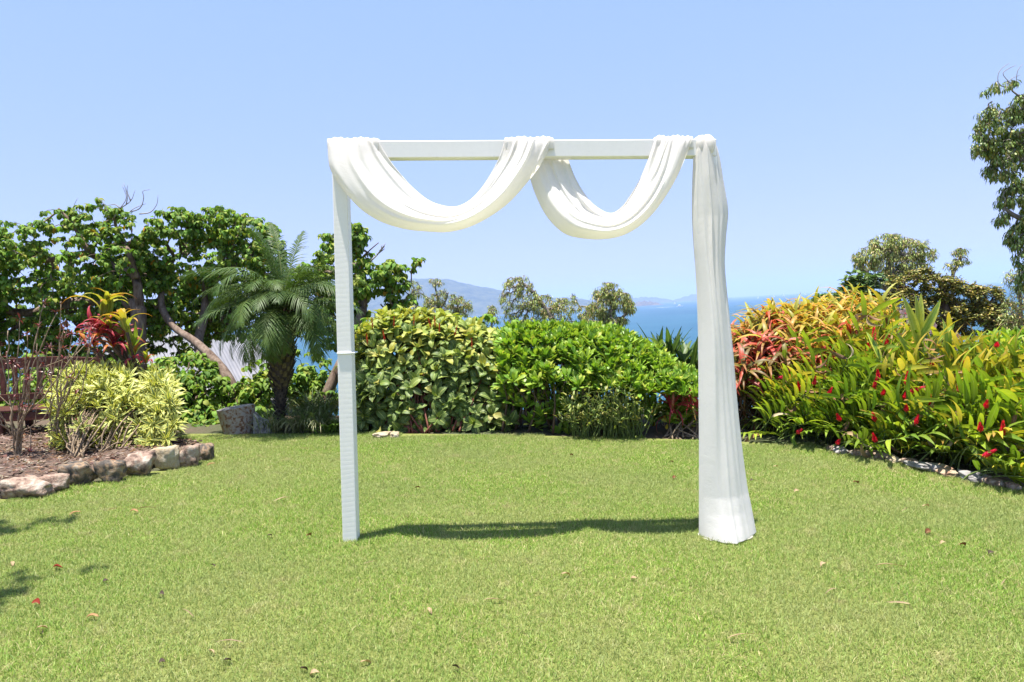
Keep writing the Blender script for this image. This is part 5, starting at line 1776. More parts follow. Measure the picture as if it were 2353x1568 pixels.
# stiff dark strap-leaved lily beside the right post
LY = [leaf(.62, .075, 8, 'strap', jit(c, .12), 1.3, p1, .35, .0, seed=i) for i, (c, p1) in enumerate(
    [((.055, .11, .03), 1.0), ((.075, .14, .035), .6), ((.045, .09, .025), 1.15), ((.12, .18, .04), .2), ((.06, .12, .035), .8)])]
ly = thing('strap_lily', 'stiff dark green sword-leaved lily standing against the sea left of the draped post', 'plant', PL(1560, 960, 8.5))
Lv = Leaves(); r = np.random.default_rng(13)
for px, py, sc in ((1492, 850, .75), (1520, 850, 1.0), (1540, 855, 1.1), (1575, 865, 1.05), (1605, 870, 1.0), (1550, 890, .8), (1600, 905, .9)):
    c = PL(px, py, 8.1 + r.uniform(-.1, .2)); n = 12
    a = r.uniform(0, 6.28, n); D = np.stack([np.cos(a), np.sin(a) * .7, 0 * a], 1)
    tilt = r.uniform(.05, .75, n)
    Lv.add(r.integers(0, 5, n), np.tile(c, (n, 1)) + r.normal(size=(n, 3)) * .03, unit(D + np.array([0, 0, 0])), [0, 0, 1], r.uniform(.65, 1.0, n) * sc)
    # steeper ones
    Lv.add(r.integers(0, 3, 6), np.tile(c, (6, 1)), unit(rnd_dirs(6, r) * [.45, .3, 0] + [0, 0, .35]), unit(rnd_dirs(6, r) * [1, 1, 0] + [0, 0, .1]), r.uniform(.6, .95, 6) * sc)
Lv.build(ly, LY, M['leaf_strap'], 'leaf', 120, .12, 2)
A = Acc()
for px in (1500, 1535, 1560, 1590, 1620):
    c = PL(px, 885, 8.4); A.add(*tube([[c[0], c[1], ground_z(c[0], c[1]) - .1], c + [0, 0, .03]], [.05, .035], 7))
part('stem', A, M['stem'], ly)

# ------------------------------------------------------------------ red strap plants left of the draped post
RS = [strap(.42, .026, c, t_, 1.1, p1, i + 40, .02, 0, .3, 'strap') for i, (c, t_, p1) in enumerate(
    [((.45, .05, .07), (.30, .02, .03), -1.9), ((.50, .14, .12), (.55, .30, .16), -1.7), ((.25, .28, .05), (.45, .2, .05), -1.4), ((.55, .40, .20), (.6, .45, .25), -1.8), ((.38, .02, .05), (.45, .05, .08), -2.1)])]
rs = thing('red_strap_plant', 'small red and pink strap-leaved plant at the hedge foot beside the draped post', 'plant', G(1575, 1014) + [0, .1, 0])
Lv = Leaves(); r = np.random.default_rng(14)
for px, py, n in ((1545, 955, 12), (1575, 945, 14), (1600, 950, 14), (1560, 975, 8), (1620, 960, 10)):
    rosettes(Lv, PL(px, py - 8, 6.95 + r.uniform(-.08, .08))[None], np.array([[0, -.6, 1.]]), n, [0, 1, 2, 3, 4, 0], r, 1.7, .2, .65, 1.1, .2)
Lv.build(rs, RS, M['leaf_strap'], 'leaf', 90, .15, 3)
A = Acc()
for i in range(16):
    b = G(1575 + r.uniform(-45, 45), 1013) + [0, .05 + r.uniform(0, .2), 0]; e = PL(r.uniform(1500, 1610), r.uniform(935, 990), 7.2 + r.uniform(-.05, .2))
    A.add(*tube(catmull([b, (b + e) / 2 + r.normal(size=3) * .05, e], 4), np.linspace(.009, .005, 9), 5))
part('stems', A, M['twig'], rs)

# ------------------------------------------------------------------ right: cordyline clump
edgeR = crv([(1600, 1016), (1720, 1020), (1850, 1028), (1940, 1040), (2060, 1060), (2130, 1077), (2220, 1097), (2300, 1119), (2353, 1131), (2600, 1190)])
edY = lambda x: G(x, edgeR(x))[:, 1]
CT = [strap(.58, .040, c, t_, 1.15, p1, i + 80, .02, 0, .3, 'strap') for i, (c, t_, p1) in enumerate(
    [((.36, .36, .05), (.48, .40, .06), -1.2), ((.44, .40, .06), (.55, .30, .05), -1.5), ((.26, .30, .04), (.42, .40, .06), -.8), ((.50, .36, .06), (.58, .22, .05), -1.7), ((.33, .33, .05), (.5, .16, .04), -1.4),
     ((.42, .06, .06), (.55, .12, .08), -1.7), ((.50, .07, .06), (.60, .16, .07), -1.9), ((.30, .03, .03), (.50, .08, .04), -1.5), ((.18, .20, .04), (.40, .12, .04), -1.6), ((.12, .13, .03), (.25, .12, .04), -1.8),
     ((.60, .46, .10), (.60, .32, .08), -1.3)])]
ccl_top = crv([(1682, 825), (1700, 800), (1740, 775), (1790, 755), (1850, 745), (1920, 738), (1985, 738), (2030, 755), (2060, 790)])
cc = thing('cordyline_clump', 'dense clump of arching strap leaves, yellow above and red below, right of the draped post', 'plant', G(1800, 1024) + [0, .5, 0])
Lv = Leaves(); r = np.random.default_rng(15)


def cckind(hh, px):
    def f(idx, r):
        h_ = hh[idx] + r.normal(0, .13, len(idx)) + np.clip((px[idx] - 1780) / 450, -.14, .28)
        return np.where(h_ > .72, r.choice([0, 1, 2, 3, 3, 10], len(idx)), np.where(h_ > .50, r.choice([4, 1, 5, 6, 7, 8, 6], len(idx)), np.where(h_ > .3, r.choice([5, 6, 7, 8, 9, 9], len(idx)), r.choice([9, 8, 9, 7], len(idx)))))
    return f


for n, bk, sd_ in ((88, 0, 1), (66, .35, 2), (60, .8, 3), (40, 1.3, 4)):
    P, Nn, h = bank(n, 1695, 2030, lambda x: ccl_top(x) + 28, crv([(1600, 990), (2100, 1010)]), lambda x: 7.0 - np.clip((x - 1850) / 300, 0, 1) * .2, 1.1, 150 + sd_, .28, 1, back=bk, jit_=.08)
    px = proj(P)[:, 0]
    P = P + np.c_[np.zeros((len(P), 2)), r.uniform(0, .20, len(P)) * (r.random(len(P)) < .3) * h]
    rosettes(Lv, P, Nn * [.6, .6, 1], 12, None, r, 1.2, .9, .75, 1.25, .16, cckind(h, px))
    if bk == 0: PC = P
Lv.build(cc, CT, M['leaf_strap'], 'leaf', 300, .15, 9)
A = stems_to(np.vstack([PC]), lambda p: np.array([p[0] + r.normal() * .1, p[1] + .3 + r.uniform(-.25, .2), lawn_z(p[0]) - .03]), r, .016, .012, 5, 1)
part('canes', A, M['stem'], cc)
DL = [strap(.40, .034, c, c, .5, -2.2, i + 95, .05, .6, .5, 'strap') for i, c in enumerate([(.09, .035, .02), (.18, .07, .03), (.05, .03, .02)])]
Lv = Leaves()
P, Nn, h = bank(90, 1700, 1960, crv([(1600, 890), (2000, 900)]), crv([(1600, 1012), (2000, 1030)]), const(7.15), .2, 160, .05, 1, jit_=.12)
rosettes(Lv, P, Nn, 4, [0, 1, 2], r, 1.9, -.6, .6, 1.0, .3)
Lv.build(cc, DL, M['dryleaf'], 'dead_leaf', 40, .2, 9, 'dead_leaves')

# ------------------------------------------------------------------ right: red ginger
GG = [leaf(.32, .050, 7, 'lance', jit(c, .1), .35, p1, .28, .015, tw, tip, seed=i) for i, (c, p1, tip, tw) in enumerate(
    [((.18, .29, .025), -.7, None, 0), ((.26, .36, .03), -.9, None, .2), ((.13, .22, .02), -.5, None, 0), ((.33, .40, .035), -.6, None, -.2), ((.42, .43, .04), -.9, (.55, .46, .05), 0),
     ((.11, .18, .02), -.9, None, .2), ((.52, .45, .05), -.8, (.55, .33, .06), 0), ((.21, .33, .03), -.2, None, 0), ((.28, .31, .03), -.8, (.45, .22, .06), .3), ((.55, .46, .07), -.6, None, .2)])]
GD = [leaf(.24, .045, 6, 'lance', jit(c, .1), .1, -1.9, .8, .06, 1.2, None, seed=i + 30) for i, c in enumerate([(.34, .22, .12), (.24, .13, .07), (.50, .38, .24), (.15, .08, .05)])]


def ginger(label, x0, x1, top, n, seed, sizes=(.75, 1.1), spikes=(), deads=14, yellow=.3, layers=((1.0, 0), (.6, .35), (.5, .8)), ind=300, bot_off=0, hmin=.06):
    r = np.random.default_rng(seed)
    xm = (x0 + x1) / 2
    t = thing('red_ginger', label, 'plant', G(xm, edgeR(xm)) + [0, .5, 0], 'clumps of red ginger in the right bed')
    Lv = Leaves(); LD = Leaves(); A = Acc()
    for frac, bk in layers:
        m_ = int(n * frac)
        P, Nn, h = bank(m_, x0, x1, top, lambda x: edgeR(x) - 6 + bot_off, lambda x: edY(x) + .08, 1.25, seed + int(bk * 10), hmin, 1, back=bk, jit_=.10)
        P = P + Nn * (r.normal(0, .06, (m_, 1)) + .10 * (r.random((m_, 1)) < .2)) + np.c_[np.zeros((m_, 2)), r.uniform(.1, .26, m_) * (r.random(m_) < .16) * h]
        for p, hh in zip(P, h):
            gz = lawn_z(p[0])
            hgt = p[2] - gz
            b = np.array([p[0] + r.normal() * .12, p[1] + .25 + .2 * r.random(), gz - .02])
            out = unit(np.array([r.normal() * .85, -.8 * (1.1 - hh), .25 + .8 * hh]))
            tip = p + out * .05
            mid = (b + tip) / 2 + np.array([r.normal() * .04, .10, .12 * hgt])
            C_ = catmull([b, mid, tip], 8)
            A.add(*tube(C_[::2], np.linspace(.008, .003, len(C_[::2])), 4))
            ln = min(.75, max(.30, hgt * .8)); k = int(r.integers(8, 13))
            s = np.r_[0, np.cumsum(np.linalg.norm(np.diff(C_, axis=0), axis=1))]; s_tot = s[-1]
            st = np.linspace(max(0, s_tot - ln), s_tot, k)
            Q = np.stack([np.interp(st, s, C_[:, q]) for q in range(3)], 1)
            T_ = unit(np.gradient(C_, axis=0)); Tq = np.stack([np.interp(st, s, T_[:, q]) for q in range(3)], 1)
            az = r.uniform(0, 3.14); side = unit(np.cross(Tq, np.array([math.sin(az) * .5, -math.cos(az) * .4 - .3, .5])))
            sg = np.where(np.arange(k) % 2 == 0, 1, -1)[:, None]
            D = unit(Tq * np.linspace(.35, 1.6, k)[:, None] + side * sg * 1.15 + r.normal(size=(k, 3)) * .10)
            up = unit(np.cross(side, Tq)); up = np.where(up[:, 2:3] < 0, -up, up)
            yl = r.random() < yellow * (.4 + hh)
            kinds = [4, 6, 8, 9, 3] if yl else [0, 1, 2, 5, 7, 3, 0]
            Lv.add(r.choice(kinds, k), Q, D, up, r.uniform(*sizes, k) * np.linspace(.85, 1.0, k))
            if r.random() < .24 and bk == 0:
                m2 = r.integers(1, 4); LD.add(r.integers(0, 4, m2), np.tile(tip, (m2, 1)), unit(rnd_dirs(m2, r) - [0, .3, .4]), rnd_dirs(m2, r), r.uniform(.6, 1, m2))
    Lv.build(t, GG, M['leaf_ginger'], 'leaf', ind, .14, 8)
    LD.build(t, GD, M['dryleaf'], 'dead_leaf', 40, .2, 4, 'dead_leaves')
    part('canes', A, M['cane'], t)
    for (px, py, L_, ang) in spikes:
        e = edgeR(px); tp_ = float(top(px)); hh = np.clip((e - py) / max(40, e - tp_), .03, .97)
        Y = float(edY(np.array([px]))[0]) + .08 + 1.25 * (1 - math.cos(math.asin(hh))) - .26
        c = PL(px, py, Y); s = Y / F
        d = np.array([math.sin(ang), -.25, math.cos(ang)])
        flower_spike(t, c - unit(d) * L_ * s * .5, d, L_ * s, max(.026, .23 * L_ * s), int(34 + L_ * .6), r=r, pet=.028)
    return t


g1_top = crv([(1730, 885), (1760, 865), (1800, 835), (1850, 800), (1900, 805), (1950, 800), (2000, 790)])
ginger('farthest red ginger clump, spilling onto the lawn in front of the red and yellow cordyline', 1745, 1960, g1_top, 85, 500, (.7, 1.05), yellow=.25,
       spikes=((1803, 866, 24, 1.4), (1837, 890, 22, -.3), (1872, 877, 20, .1), (1906, 902, 18, .4), (1928, 961, 18, -.5), (1835, 993, 12, .8)))
g2_top = crv([(1930, 825), (1980, 800), (2010, 775), (2060, 790), (2100, 825), (2140, 835), (2180, 830)])
ginger('red ginger clump with the tallest crimson flower spikes, in the centre of the right bed', 1925, 2150, g2_top, 92, 520, (.8, 1.2), yellow=.42,
       spikes=((2009, 775, 44, -.15), (2030, 790, 30, .1), (1996, 802, 24, -.2), (2040, 783, 26, .2), (1918, 822, 40, 1.35), (2018, 864, 26, -.2), (2010, 885, 26, .1), (2084, 873, 34, 0), (2106, 896, 34, 1.2),
               (2119, 856, 18, .2), (2030, 903, 16, .3), (2080, 910, 20, .2), (2009, 960, 22, -.4), (2106, 967, 22, .2), (2010, 1008, 22, -.4), (2083, 940, 16, -.2), (1925, 1018, 12, .5)))
g3_top = crv([(2120, 850), (2170, 825), (2220, 835), (2260, 840), (2300, 865), (2353, 870), (2420, 860)])
ginger('red ginger clump with withered brown flower heads at the right border of the picture', 2125, 2420, g3_top, 92, 540, (.8, 1.2), yellow=.5,
       spikes=((2137, 922, 28, -.1), (2205, 892, 26, -.3), (2253, 887, 18, -.2), (2266, 932, 18, .1), (2253, 984, 20, -.2), (2304, 988, 38, -.1), (2271, 1043, 28, 1.0), (2142, 837, 18, .1), (2215, 829, 14, .3), (2290, 795, 10, 0)))
# withered flower heads
r = np.random.default_rng(61)
T3 = [o for o in SC.objects if o.name == 'red_ginger.002'][0]
for px, py in ((2170, 800), (2180, 830), (2225, 800), (2255, 905), (2300, 860), (2335, 1010), (2150, 870), (2160, 1010), (2320, 1020)):
    c = PL(px, py, 5.9 + (1100 - py) / 300 * .6)
    flower_spike(T3, c, (r.normal() * .4, -.1, 1), .11, .022, 30, 'dryleaf', 'dead_flower_head', ((.10, .05, .035), (.22, .13, .09), (.05, .03, .025)), r, .025)

# broad yellow-margined shoots standing above the ginger
SH = [leaf(.46, .10, 9, 'lance', jit(c, .08), p0, p1, .25, .012, seed=i + 5) for i, (c, p0, p1) in enumerate([((.22, .34, .04), .25, -.15), ((.30, .38, .05), .3, .1), ((.18, .30, .035), .2, -.3)])]
sh = thing('shell_ginger', 'tall shoots of broad yellow-edged leaves rising above the red ginger against the dark trees', 'plant', G(2110, 1080) + [0, .7, 0])
Lv = Leaves(); A = Acc(); YS2 = 6.15
shoots = [([(2130, 1010), (2118, 860), (2112, 790), (2108, 770)], [(2112, 800, 2045, 676), (2110, 780, 2083, 672), (2108, 772, 2105, 676), (2108, 785, 2160, 683), (2112, 815, 2190, 748), (2115, 850, 2055, 760), (2118, 840, 2170, 790)]),
          ([(2200, 1010), (2185, 880), (2178, 830)], [(2178, 830, 2160, 730), (2180, 850, 2230, 770), (2184, 870, 2140, 790)]),
          ([(2040, 1000), (2030, 880), (2025, 830)], [(2025, 830, 1990, 760), (2028, 850, 2060, 790)]),
          ([(2290, 1010), (2280, 900), (2278, 850)], [(2278, 850, 2240, 790), (2280, 860, 2320, 800), (2280, 880, 2235, 840)])]
for pth, lv in shoots:
    P = [PL(a, b, YS2 + (.15 if i == 0 else 0)) for i, (a, b) in enumerate(pth)]
    P[0][2] = lawn_z(P[0][0])
    A.add(*tube(catmull(P, 4), .008, 5))
    for (a, b, c, d) in lv:
        p0 = PL(a, b, YS2); p1 = PL(c, d, YS2 - r.uniform(-.1, .12)); L_ = np.linalg.norm(p1 - p0)
        Lv.add([r.integers(0, 3)], p0[None], (p1 - p0)[None], np.array([[r.normal() * .3, -1, .5]]), [L_ / .46])
Lv.build(sh, SH, M['leaf_shell'], 'leaf', 60, .1, 1)
part('canes', A, M['cane'], sh)
# pale pink flowers
PK = thing('pink_flower_shrub', 'slender shrub with pale pink open flowers behind the red ginger', 'shrub', G(2140, 1085) + [0, 1.1, 0])
A = Acc()
for px, py, sz in ((2078, 722, 15), (2090, 735, 12), (2136, 755, 17), (2197, 774, 12), (2145, 748, 9)):
    c = PL(px, py, 6.75); s = 6.75 / F * sz
    A.add(*tube([[PK.location[0] + r.normal() * .05, PK.location[1], PK.location[2]], (c + np.array(PK.location)) / 2 + [0, 0, .1], c], .004, 4), C=(.12, .16, .05))
    B = Acc()
    for k in range(5):
        a = k * 1.2566 + r.uniform(0, .3); d = np.array([math.cos(a), -.25, math.sin(a)]); e = np.array([-math.sin(a), 0, math.cos(a)])
        B.add([c, c + (d * .6 + e * .38) * s, c + (d * .6 - e * .38) * s, c + d * s + [0, .2 * s, 0]], [[0, 2, 1], [1, 2, 3]], jit((.70, .45, .50), .08, r))
    B.add([c + [0, -.01, 0], c + np.array([.2, -.3, .1]) * s, c + np.array([-.1, -.3, .25]) * s], [[0, 1, 2]], (.55, .05, .15))
    part('flower', B, M['petal_pink'], PK)
part('stems', A, M['cane'], PK)

# hedge at the far right, the same paddle leaves as the middle one
h2t = crv([(2250, 815), (2290, 785), (2353, 778), (2500, 770)]); h2b = crv([(2250, 960), (2500, 980)])
hedge2 = thing('hedge', 'bright green paddle-leaved hedge behind the ginger at the right border of the picture', 'hedge', G(2330, 1115) + [0, 1.5, 0])
PS = obovate_bank(hedge2, [(90, 2245, 2480, h2t, h2b, const(6.9), .8, 0, .1), (60, 2245, 2480, h2t, h2b, const(6.9), .8, .35, .1)], 29, ind=120)
A = stems_to(PS, lambda p: np.array([p[0] + r.normal() * .12, p[1] + .3, lawn_z(p[0]) - .1]), r, .016, .005, 5, 3)
part('stems', A, M['stem'], hedge2)

# ------------------------------------------------------------------ gums and other trees down the slope
GU = [leaf(.10, .016, 3, 'lance', jit(c, .15), -.2, -1.1, .1, 0, .4, seed=i) for i, c in enumerate([(.33, .38, .10), (.42, .45, .14), (.23, .29, .08), (.50, .49, .17), (.28, .35, .09), (.50, .42, .15)])]
BU = [leaf(.060, .033, 2, 'oval', jit(c, .15), .2, -.6, .2, 0, seed=i) for i, c in enumerate([(.26, .27, .05), (.34, .32, .055), (.17, .19, .04), (.42, .38, .08), (.21, .24, .04), (.38, .28, .08)])]
GB = [leaf(.10, .05, 4, 'oval', jit(c, .15), .3, -.3, .2, 0, seed=i) for i, c in enumerate([(.10, .18, .06), (.15, .24, .08), (.20, .28, .11), (.07, .13, .04), (.12, .20, .05)])]


def far_tree(name, label, trunks, blobs, n, protos, nper, L0, seed, mat, bark, group=None, drop=.9, ind=60, tipr=.006, r0=.16, gap=.7, scale=1.0, sides=6, spread=1.0, cell=6):
    b = np.array(trunks[0][0][0], float)
    b = np.array([b[0], b[1], min(b[2], float(ground_z(b[0], b[1])) - .1)])
    trunks[0][0].insert(0, b)
    trunks[0][1].insert(0, trunks[0][1][0])
    t = thing(name, label, 'tree', b, group)
    P = in_blobs(blobs, n, .3, seed, gap)
    A, _ = grow_tree([(p, q) for p, q in trunks], P, r0=r0, seed=seed, tipr=tipr, bend=.16)
    part('trunk', A, M[bark], t)
    Lv = Leaves(); r = np.random.default_rng(seed)
    cluster(Lv, P, nper, np.arange(len(protos)), L0, drop, spread, r, .7 * scale, 1.2 * scale)
    Lv.build(t, protos, M[mat], 'leaf', ind, .25, cell, 'crown')
    return t


def TP(pts, Y): return [PL(p[0], p[1], Y if len(p) < 3 else p[2]) for p in pts]


YG = 17.0
GRP = 'gum trees on the slope above the sea'
far_tree('gum_tree', 'wispy gum tree with dark forked branches in front of the island, centre of the picture', [(TP([(1300, 900), (1290, 780), (1275, 745), (1250, 705), (1225, 672), (1200, 650)], YG), [.10, .09, .07, .055, .04, .025]),
         (TP([(1290, 790), (1335, 740), (1350, 715)], YG), [.05, .035, .02])],
         [(1190, 655, 34, 24, YG), (1165, 690, 16, 30, YG), (1215, 690, 36, 26, YG), (1250, 700, 40, 24, YG), (1290, 715, 30, 30, YG), (1225, 735, 55, 20, YG), (1310, 690, 18, 14, YG), (1185, 735, 30, 20, YG), (1290, 750, 40, 15, YG), (1345, 725, 22, 30, YG)],
         900, GU, 10, .22, 71, 'leaf_gum', 'gumbark', GRP, ind=60, gap=.35, scale=1.1)
far_tree('gum_tree', 'rounder gum tree beside open water, just left of the draped post', [(TP([(1360, 900), (1380, 790), (1395, 745), (1408, 710), (1412, 680)], YG - .5), [.09, .08, .06, .045, .025]),
         (TP([(1382, 780), (1420, 740), (1440, 720)], YG - .5), [.045, .03, .02])],
         [(1395, 668, 34, 20, YG - .5), (1425, 690, 26, 24, YG - .5), (1385, 700, 32, 28, YG - .5), (1445, 705, 14, 22, YG - .5), (1365, 735, 26, 26, YG - .5), (1405, 742, 36, 22, YG - .5), (1430, 745, 16, 16, YG - .5)],
         900, GU, 10, .22, 72, 'leaf_gum', 'gumbark', GRP, ind=60, gap=.35, scale=1.1)
far_tree('gum_tree', 'thin-foliaged small gum tree before the island, immediately right of the broadleaf tree', [(TP([(960, 850), (962, 740), (955, 700), (950, 670)], YG), [.05, .045, .03, .018])],
         [(952, 665, 14, 22, YG), (965, 690, 20, 24, YG), (945, 705, 14, 18, YG)], 130, GU, 8, .2, 73, 'leaf_gum', 'gumbark', GRP, ind=25, gap=.5)
far_tree('gum_tree', 'small gum tree with a pale crooked branch before the highest part of the island', [(TP([(1005, 850), (1008, 740), (1008, 700), (1000, 660)], YG), [.055, .045, .035, .018]), (TP([(1008, 715), (1025, 690), (1030, 672)], YG), [.025, .02, .012])],
         [(1000, 652, 16, 14, YG), (1008, 680, 20, 22, YG), (1005, 708, 24, 18, YG), (985, 700, 14, 18, YG)], 190, GU, 8, .2, 74, 'leaf_gum', 'gumbark', GRP, ind=30, gap=.5)
far_tree('gum_tree', 'low leafy gum tree between the small crooked gum and the island slope', [(TP([(1050, 850), (1052, 740), (1055, 710)], YG), [.05, .04, .02])],
         [(1055, 695, 26, 16, YG), (1035, 712, 22, 14, YG), (1072, 712, 14, 14, YG), (1040, 680, 6, 6, YG)], 190, GU, 9, .2, 75, 'leaf_gum', 'gumbark', GRP, ind=30, gap=.4)
far_tree('gum_tree', 'tiny gum sapling top peeping over the middle shrub, left of the wispy gum', [(TP([(1130, 850), (1130, 740), (1130, 715)], YG), [.04, .03, .015])],
         [(1130, 712, 13, 14, YG), (1122, 726, 10, 10, YG), (1145, 735, 16, 8, YG)], 80, GU, 8, .2, 76, 'leaf_gum', 'gumbark', GRP, ind=20, gap=.4)

YR1 = 15.0
far_tree('gum_tree', 'flat-topped olive gum tree standing behind the right bed, above the sea horizon', [(TP([(2060, 880), (2058, 740), (2050, 660), (2045, 610), (2050, 570)], YR1), [.12, .10, .08, .05, .03]), (TP([(2050, 670), (2010, 650), (1985, 620)], YR1), [.05, .035, .02])],
         [(2040, 560, 42, 26, YR1), (2000, 588, 38, 22, YR1), (2090, 570, 45, 22, YR1), (2125, 585, 26, 18, YR1), (2050, 605, 60, 22, YR1), (1970, 612, 18, 12, YR1), (2100, 615, 40, 20, YR1), (2040, 640, 50, 20, YR1)],
         1200, GU, 11, .22, 81, 'leaf_gum', 'gumbark', GRP, ind=70, gap=.35, scale=1.05)
far_tree('gum_tree', 'slim gum sprig rising alone on the right above the olive bushes', [(TP([(2195, 880), (2192, 720), (2188, 640), (2205, 600), (2210, 580)], YR1), [.05, .045, .03, .02, .012])],
         [(2207, 582, 15, 12, YR1), (2190, 606, 15, 13, YR1), (2215, 600, 10, 8, YR1)], 110, GU, 9, .2, 82, 'leaf_gum', 'gumbark', GRP, ind=25, gap=.3)
YO = 11.5
far_tree('olive_tree', 'dense olive-brown small-leaved tree filling the gap behind the right bed', [(TP([(2180, 900), (2178, 780), (2170, 700), (2160, 650)], YO), [.12, .10, .07, .03]), (TP([(2175, 760), (2110, 700), (2080, 660)], YO), [.06, .04, .02]), (TP([(2176, 770), (2250, 720), (2280, 690)], YO), [.06, .04, .02])],
         [(2090, 650, 48, 30, YO), (2160, 660, 50, 34, YO), (2215, 680, 48, 32, YO), (2270, 690, 42, 34, YO), (2070, 700, 55, 40, YO), (2150, 720, 70, 45, YO), (2240, 735, 70, 40, YO), (2300, 735, 38, 45, YO), (2120, 630, 24, 14, YO), (2340, 760, 40, 30, YO), (2100, 770, 90, 30, YO)],
         2300, BU, 12, .11, 83, 'leaf_bush', 'trunk', None, .4, 90, .004, .12, .35, 1.15)
far_tree('broadleaf_bush', 'pale green round-leaved bush against the sea, behind the yellow cordyline leaves', [(TP([(1960, 860), (1965, 740), (1970, 680), (1968, 650)], 9.3), [.05, .045, .03, .015]), (TP([(1963, 730), (1915, 700), (1895, 690)], 9.3), [.03, .02, .012])],
         [(1962, 645, 22, 18, 9.3), (1985, 660, 22, 18, 9.3), (1950, 670, 26, 18, 9.3), (1990, 685, 30, 18, 9.3), (1900, 688, 22, 14, 9.3), (1925, 700, 34, 16, 9.3), (1880, 700, 16, 10, 9.3), (1970, 710, 60, 22, 9.3), (2010, 640, 12, 12, 9.3)],
         330, GB, 9, .16, 84, 'leaf_bush', 'twig', None, .2, 110, .004, .06, .3, 1.0)
# bare twiggy bush at the right border
tb_ = thing('bare_bush', 'half-bare pale twiggy bush under the tall gum at the right border', 'bush', PL(2345, 880, 10.0))
P = in_blobs([(2340, 640, 30, 30, 10.0), (2350, 700, 40, 40, 10.0), (2320, 740, 20, 30, 10)], 300, .5, 85, 0)
b_ = np.array(tb_.location)
A, _ = grow_tree([([b_, PL(2345, 760, 10), PL(2345, 700, 10), PL(2340, 650, 10)], [.03, .025, .018, .01])], P, r0=.03, seed=85, tipr=.0028)
part('twigs', A, M['twig'], tb_)
Lv = Leaves(); r = np.random.default_rng(86)
cluster(Lv, P, 5, np.arange(6), .12, .5, 1.0, r, .5, .9)
Lv.build(tb_, GU, M['leaf_gum'], 'leaf', 40, .2, 6)
# tall gum at the right border
YT = 8.6
GT = [leaf(.095, .026, 2, 'lance', jit(c, .12), -.1, -1.0, .15, 0, .5, seed=i) for i, c in enumerate([(.22, .30, .08), (.28, .37, .10), (.15, .22, .06), (.34, .40, .13), (.19, .27, .06), (.40, .33, .10), (.44, .48, .24)])]
tg = [TP([(2440, 1050), (2430, 800), (2410, 600), (2390, 450), (2370, 320), (2350, 230)], YT), [.15, .13, .11, .08, .05, .03]]
far_tree('gum_tree', 'tall gum tree cut by the right border, drooping narrow leaves high against the sky', [(tg[0], tg[1]), (TP([(2400, 520), (2340, 500), (2310, 480)], YT), [.04, .03, .015]), (TP([(2380, 380), (2310, 350), (2270, 340)], YT), [.04, .03, .015]), (TP([(2370, 320), (2300, 260), (2270, 230)], YT), [.035, .025, .012])],
         [(2300, 205, 36, 22, YT), (2345, 230, 40, 30, YT), (2290, 255, 38, 32, YT), (2275, 300, 32, 28, YT), (2262, 340, 26, 18, YT), (2310, 330, 45, 35, YT), (2360, 300, 45, 50, YT), (2300, 385, 32, 26, YT), (2345, 400, 40, 40, YT),
          (2325, 450, 26, 30, YT), (2355, 480, 35, 35, YT), (2305, 498, 16, 14, YT), (2345, 540, 26, 30, YT), (2352, 590, 16, 26, YT), (2350, 640, 12, 24, YT), (2400, 350, 50, 160, YT), (2420, 600, 50, 80, YT)],
         1500, GT, 12, .17, 87, 'leaf_gum', 'gumbark', GRP, 1.1, 200, .0042, .16, .45, 1.0, cell=7)
dt = Acc()
for c in [[(2300, 215), (2293, 180), (2300, 160), (2320, 145)], [(2310, 215), (2320, 185), (2345, 172)], [(2335, 200), (2338, 165), (2350, 148)], [(2320, 190), (2305, 170), (2318, 158), (2335, 150)]]:
    p = catmull([PL(a, b, YT - .1) for a, b in c], 4); dt.add(*tube(p, np.linspace(.006, .0025, len(p)), 4))
TG = [o for o in SC.objects if o.name.startswith('gum_tree') and 'tall gum' in o['label']][0]
part('dead_twigs', dt, M['deadtwig'], TG)
# a branch of a tree standing left of the picture reaches over the lawn; its shadow lies on the grass
oh_b = np.array([-6.2, 4.2, lawn_z(-6.2)])
oh = thing('overhanging_tree', 'tree standing left of the view, dappling the lawn at the left border with shade', 'tree', oh_b)
TR = [[oh_b, oh_b + [0, 0, 2], oh_b + [.2, 0, 3.6], oh_b + [.9, 0, 4.6], oh_b + [1.9, .0, 5.0]], [.14, .12, .10, .07, .04]]
spots = []
rr_ = np.random.default_rng(3)
for px, py, n, sx, sy in ((5, 1222, 7, .12, .06), (122, 1202, 4, .09, .02), (-70, 1230, 10, .2, .15), (-12, 1382, 5, .05, .07), (-110, 1370, 12, .2, .2), (45, 1216, 2, .06, .02)):
    g = G(px, py)
    for _ in range(n):
        h_ = rr_.uniform(4.4, 5.2); spots.append(g + SUN_DIR / SUN_DIR[2] * h_ + [rr_.normal() * sx, rr_.normal() * sy, 0])
spots = np.array(spots)
A, _ = grow_tree([(TR[0], TR[1])], spots, r0=.14, seed=4, tipr=.004)
part('trunk', A, M['trunk'], oh)
Lv = Leaves(); cluster(Lv, spots, 6, np.arange(10), .12, .5, 1.2, rr_, .8, 1.2)
Lv.build(oh, HEART, M['leaf_heart'], 'leaf', 0, .2, 7, 'crown')

# ------------------------------------------------------------------ boats
M['boat'] = mat_plain("white_gelcoat", (.82, .82, .82), .3, .03, 1)
M['boatglass'] = mat_plain("dark_boat_glass", (.03, .04, .05), .15, .05, 1)
M['foam'] = mat_plain("wake_foam", (.75, .8, .82), .9, .1, .2)


def sea_pt(px, py):
    d = ray(px, py); return CP + d * ((SEA_Z - CP[2]) / d[2])


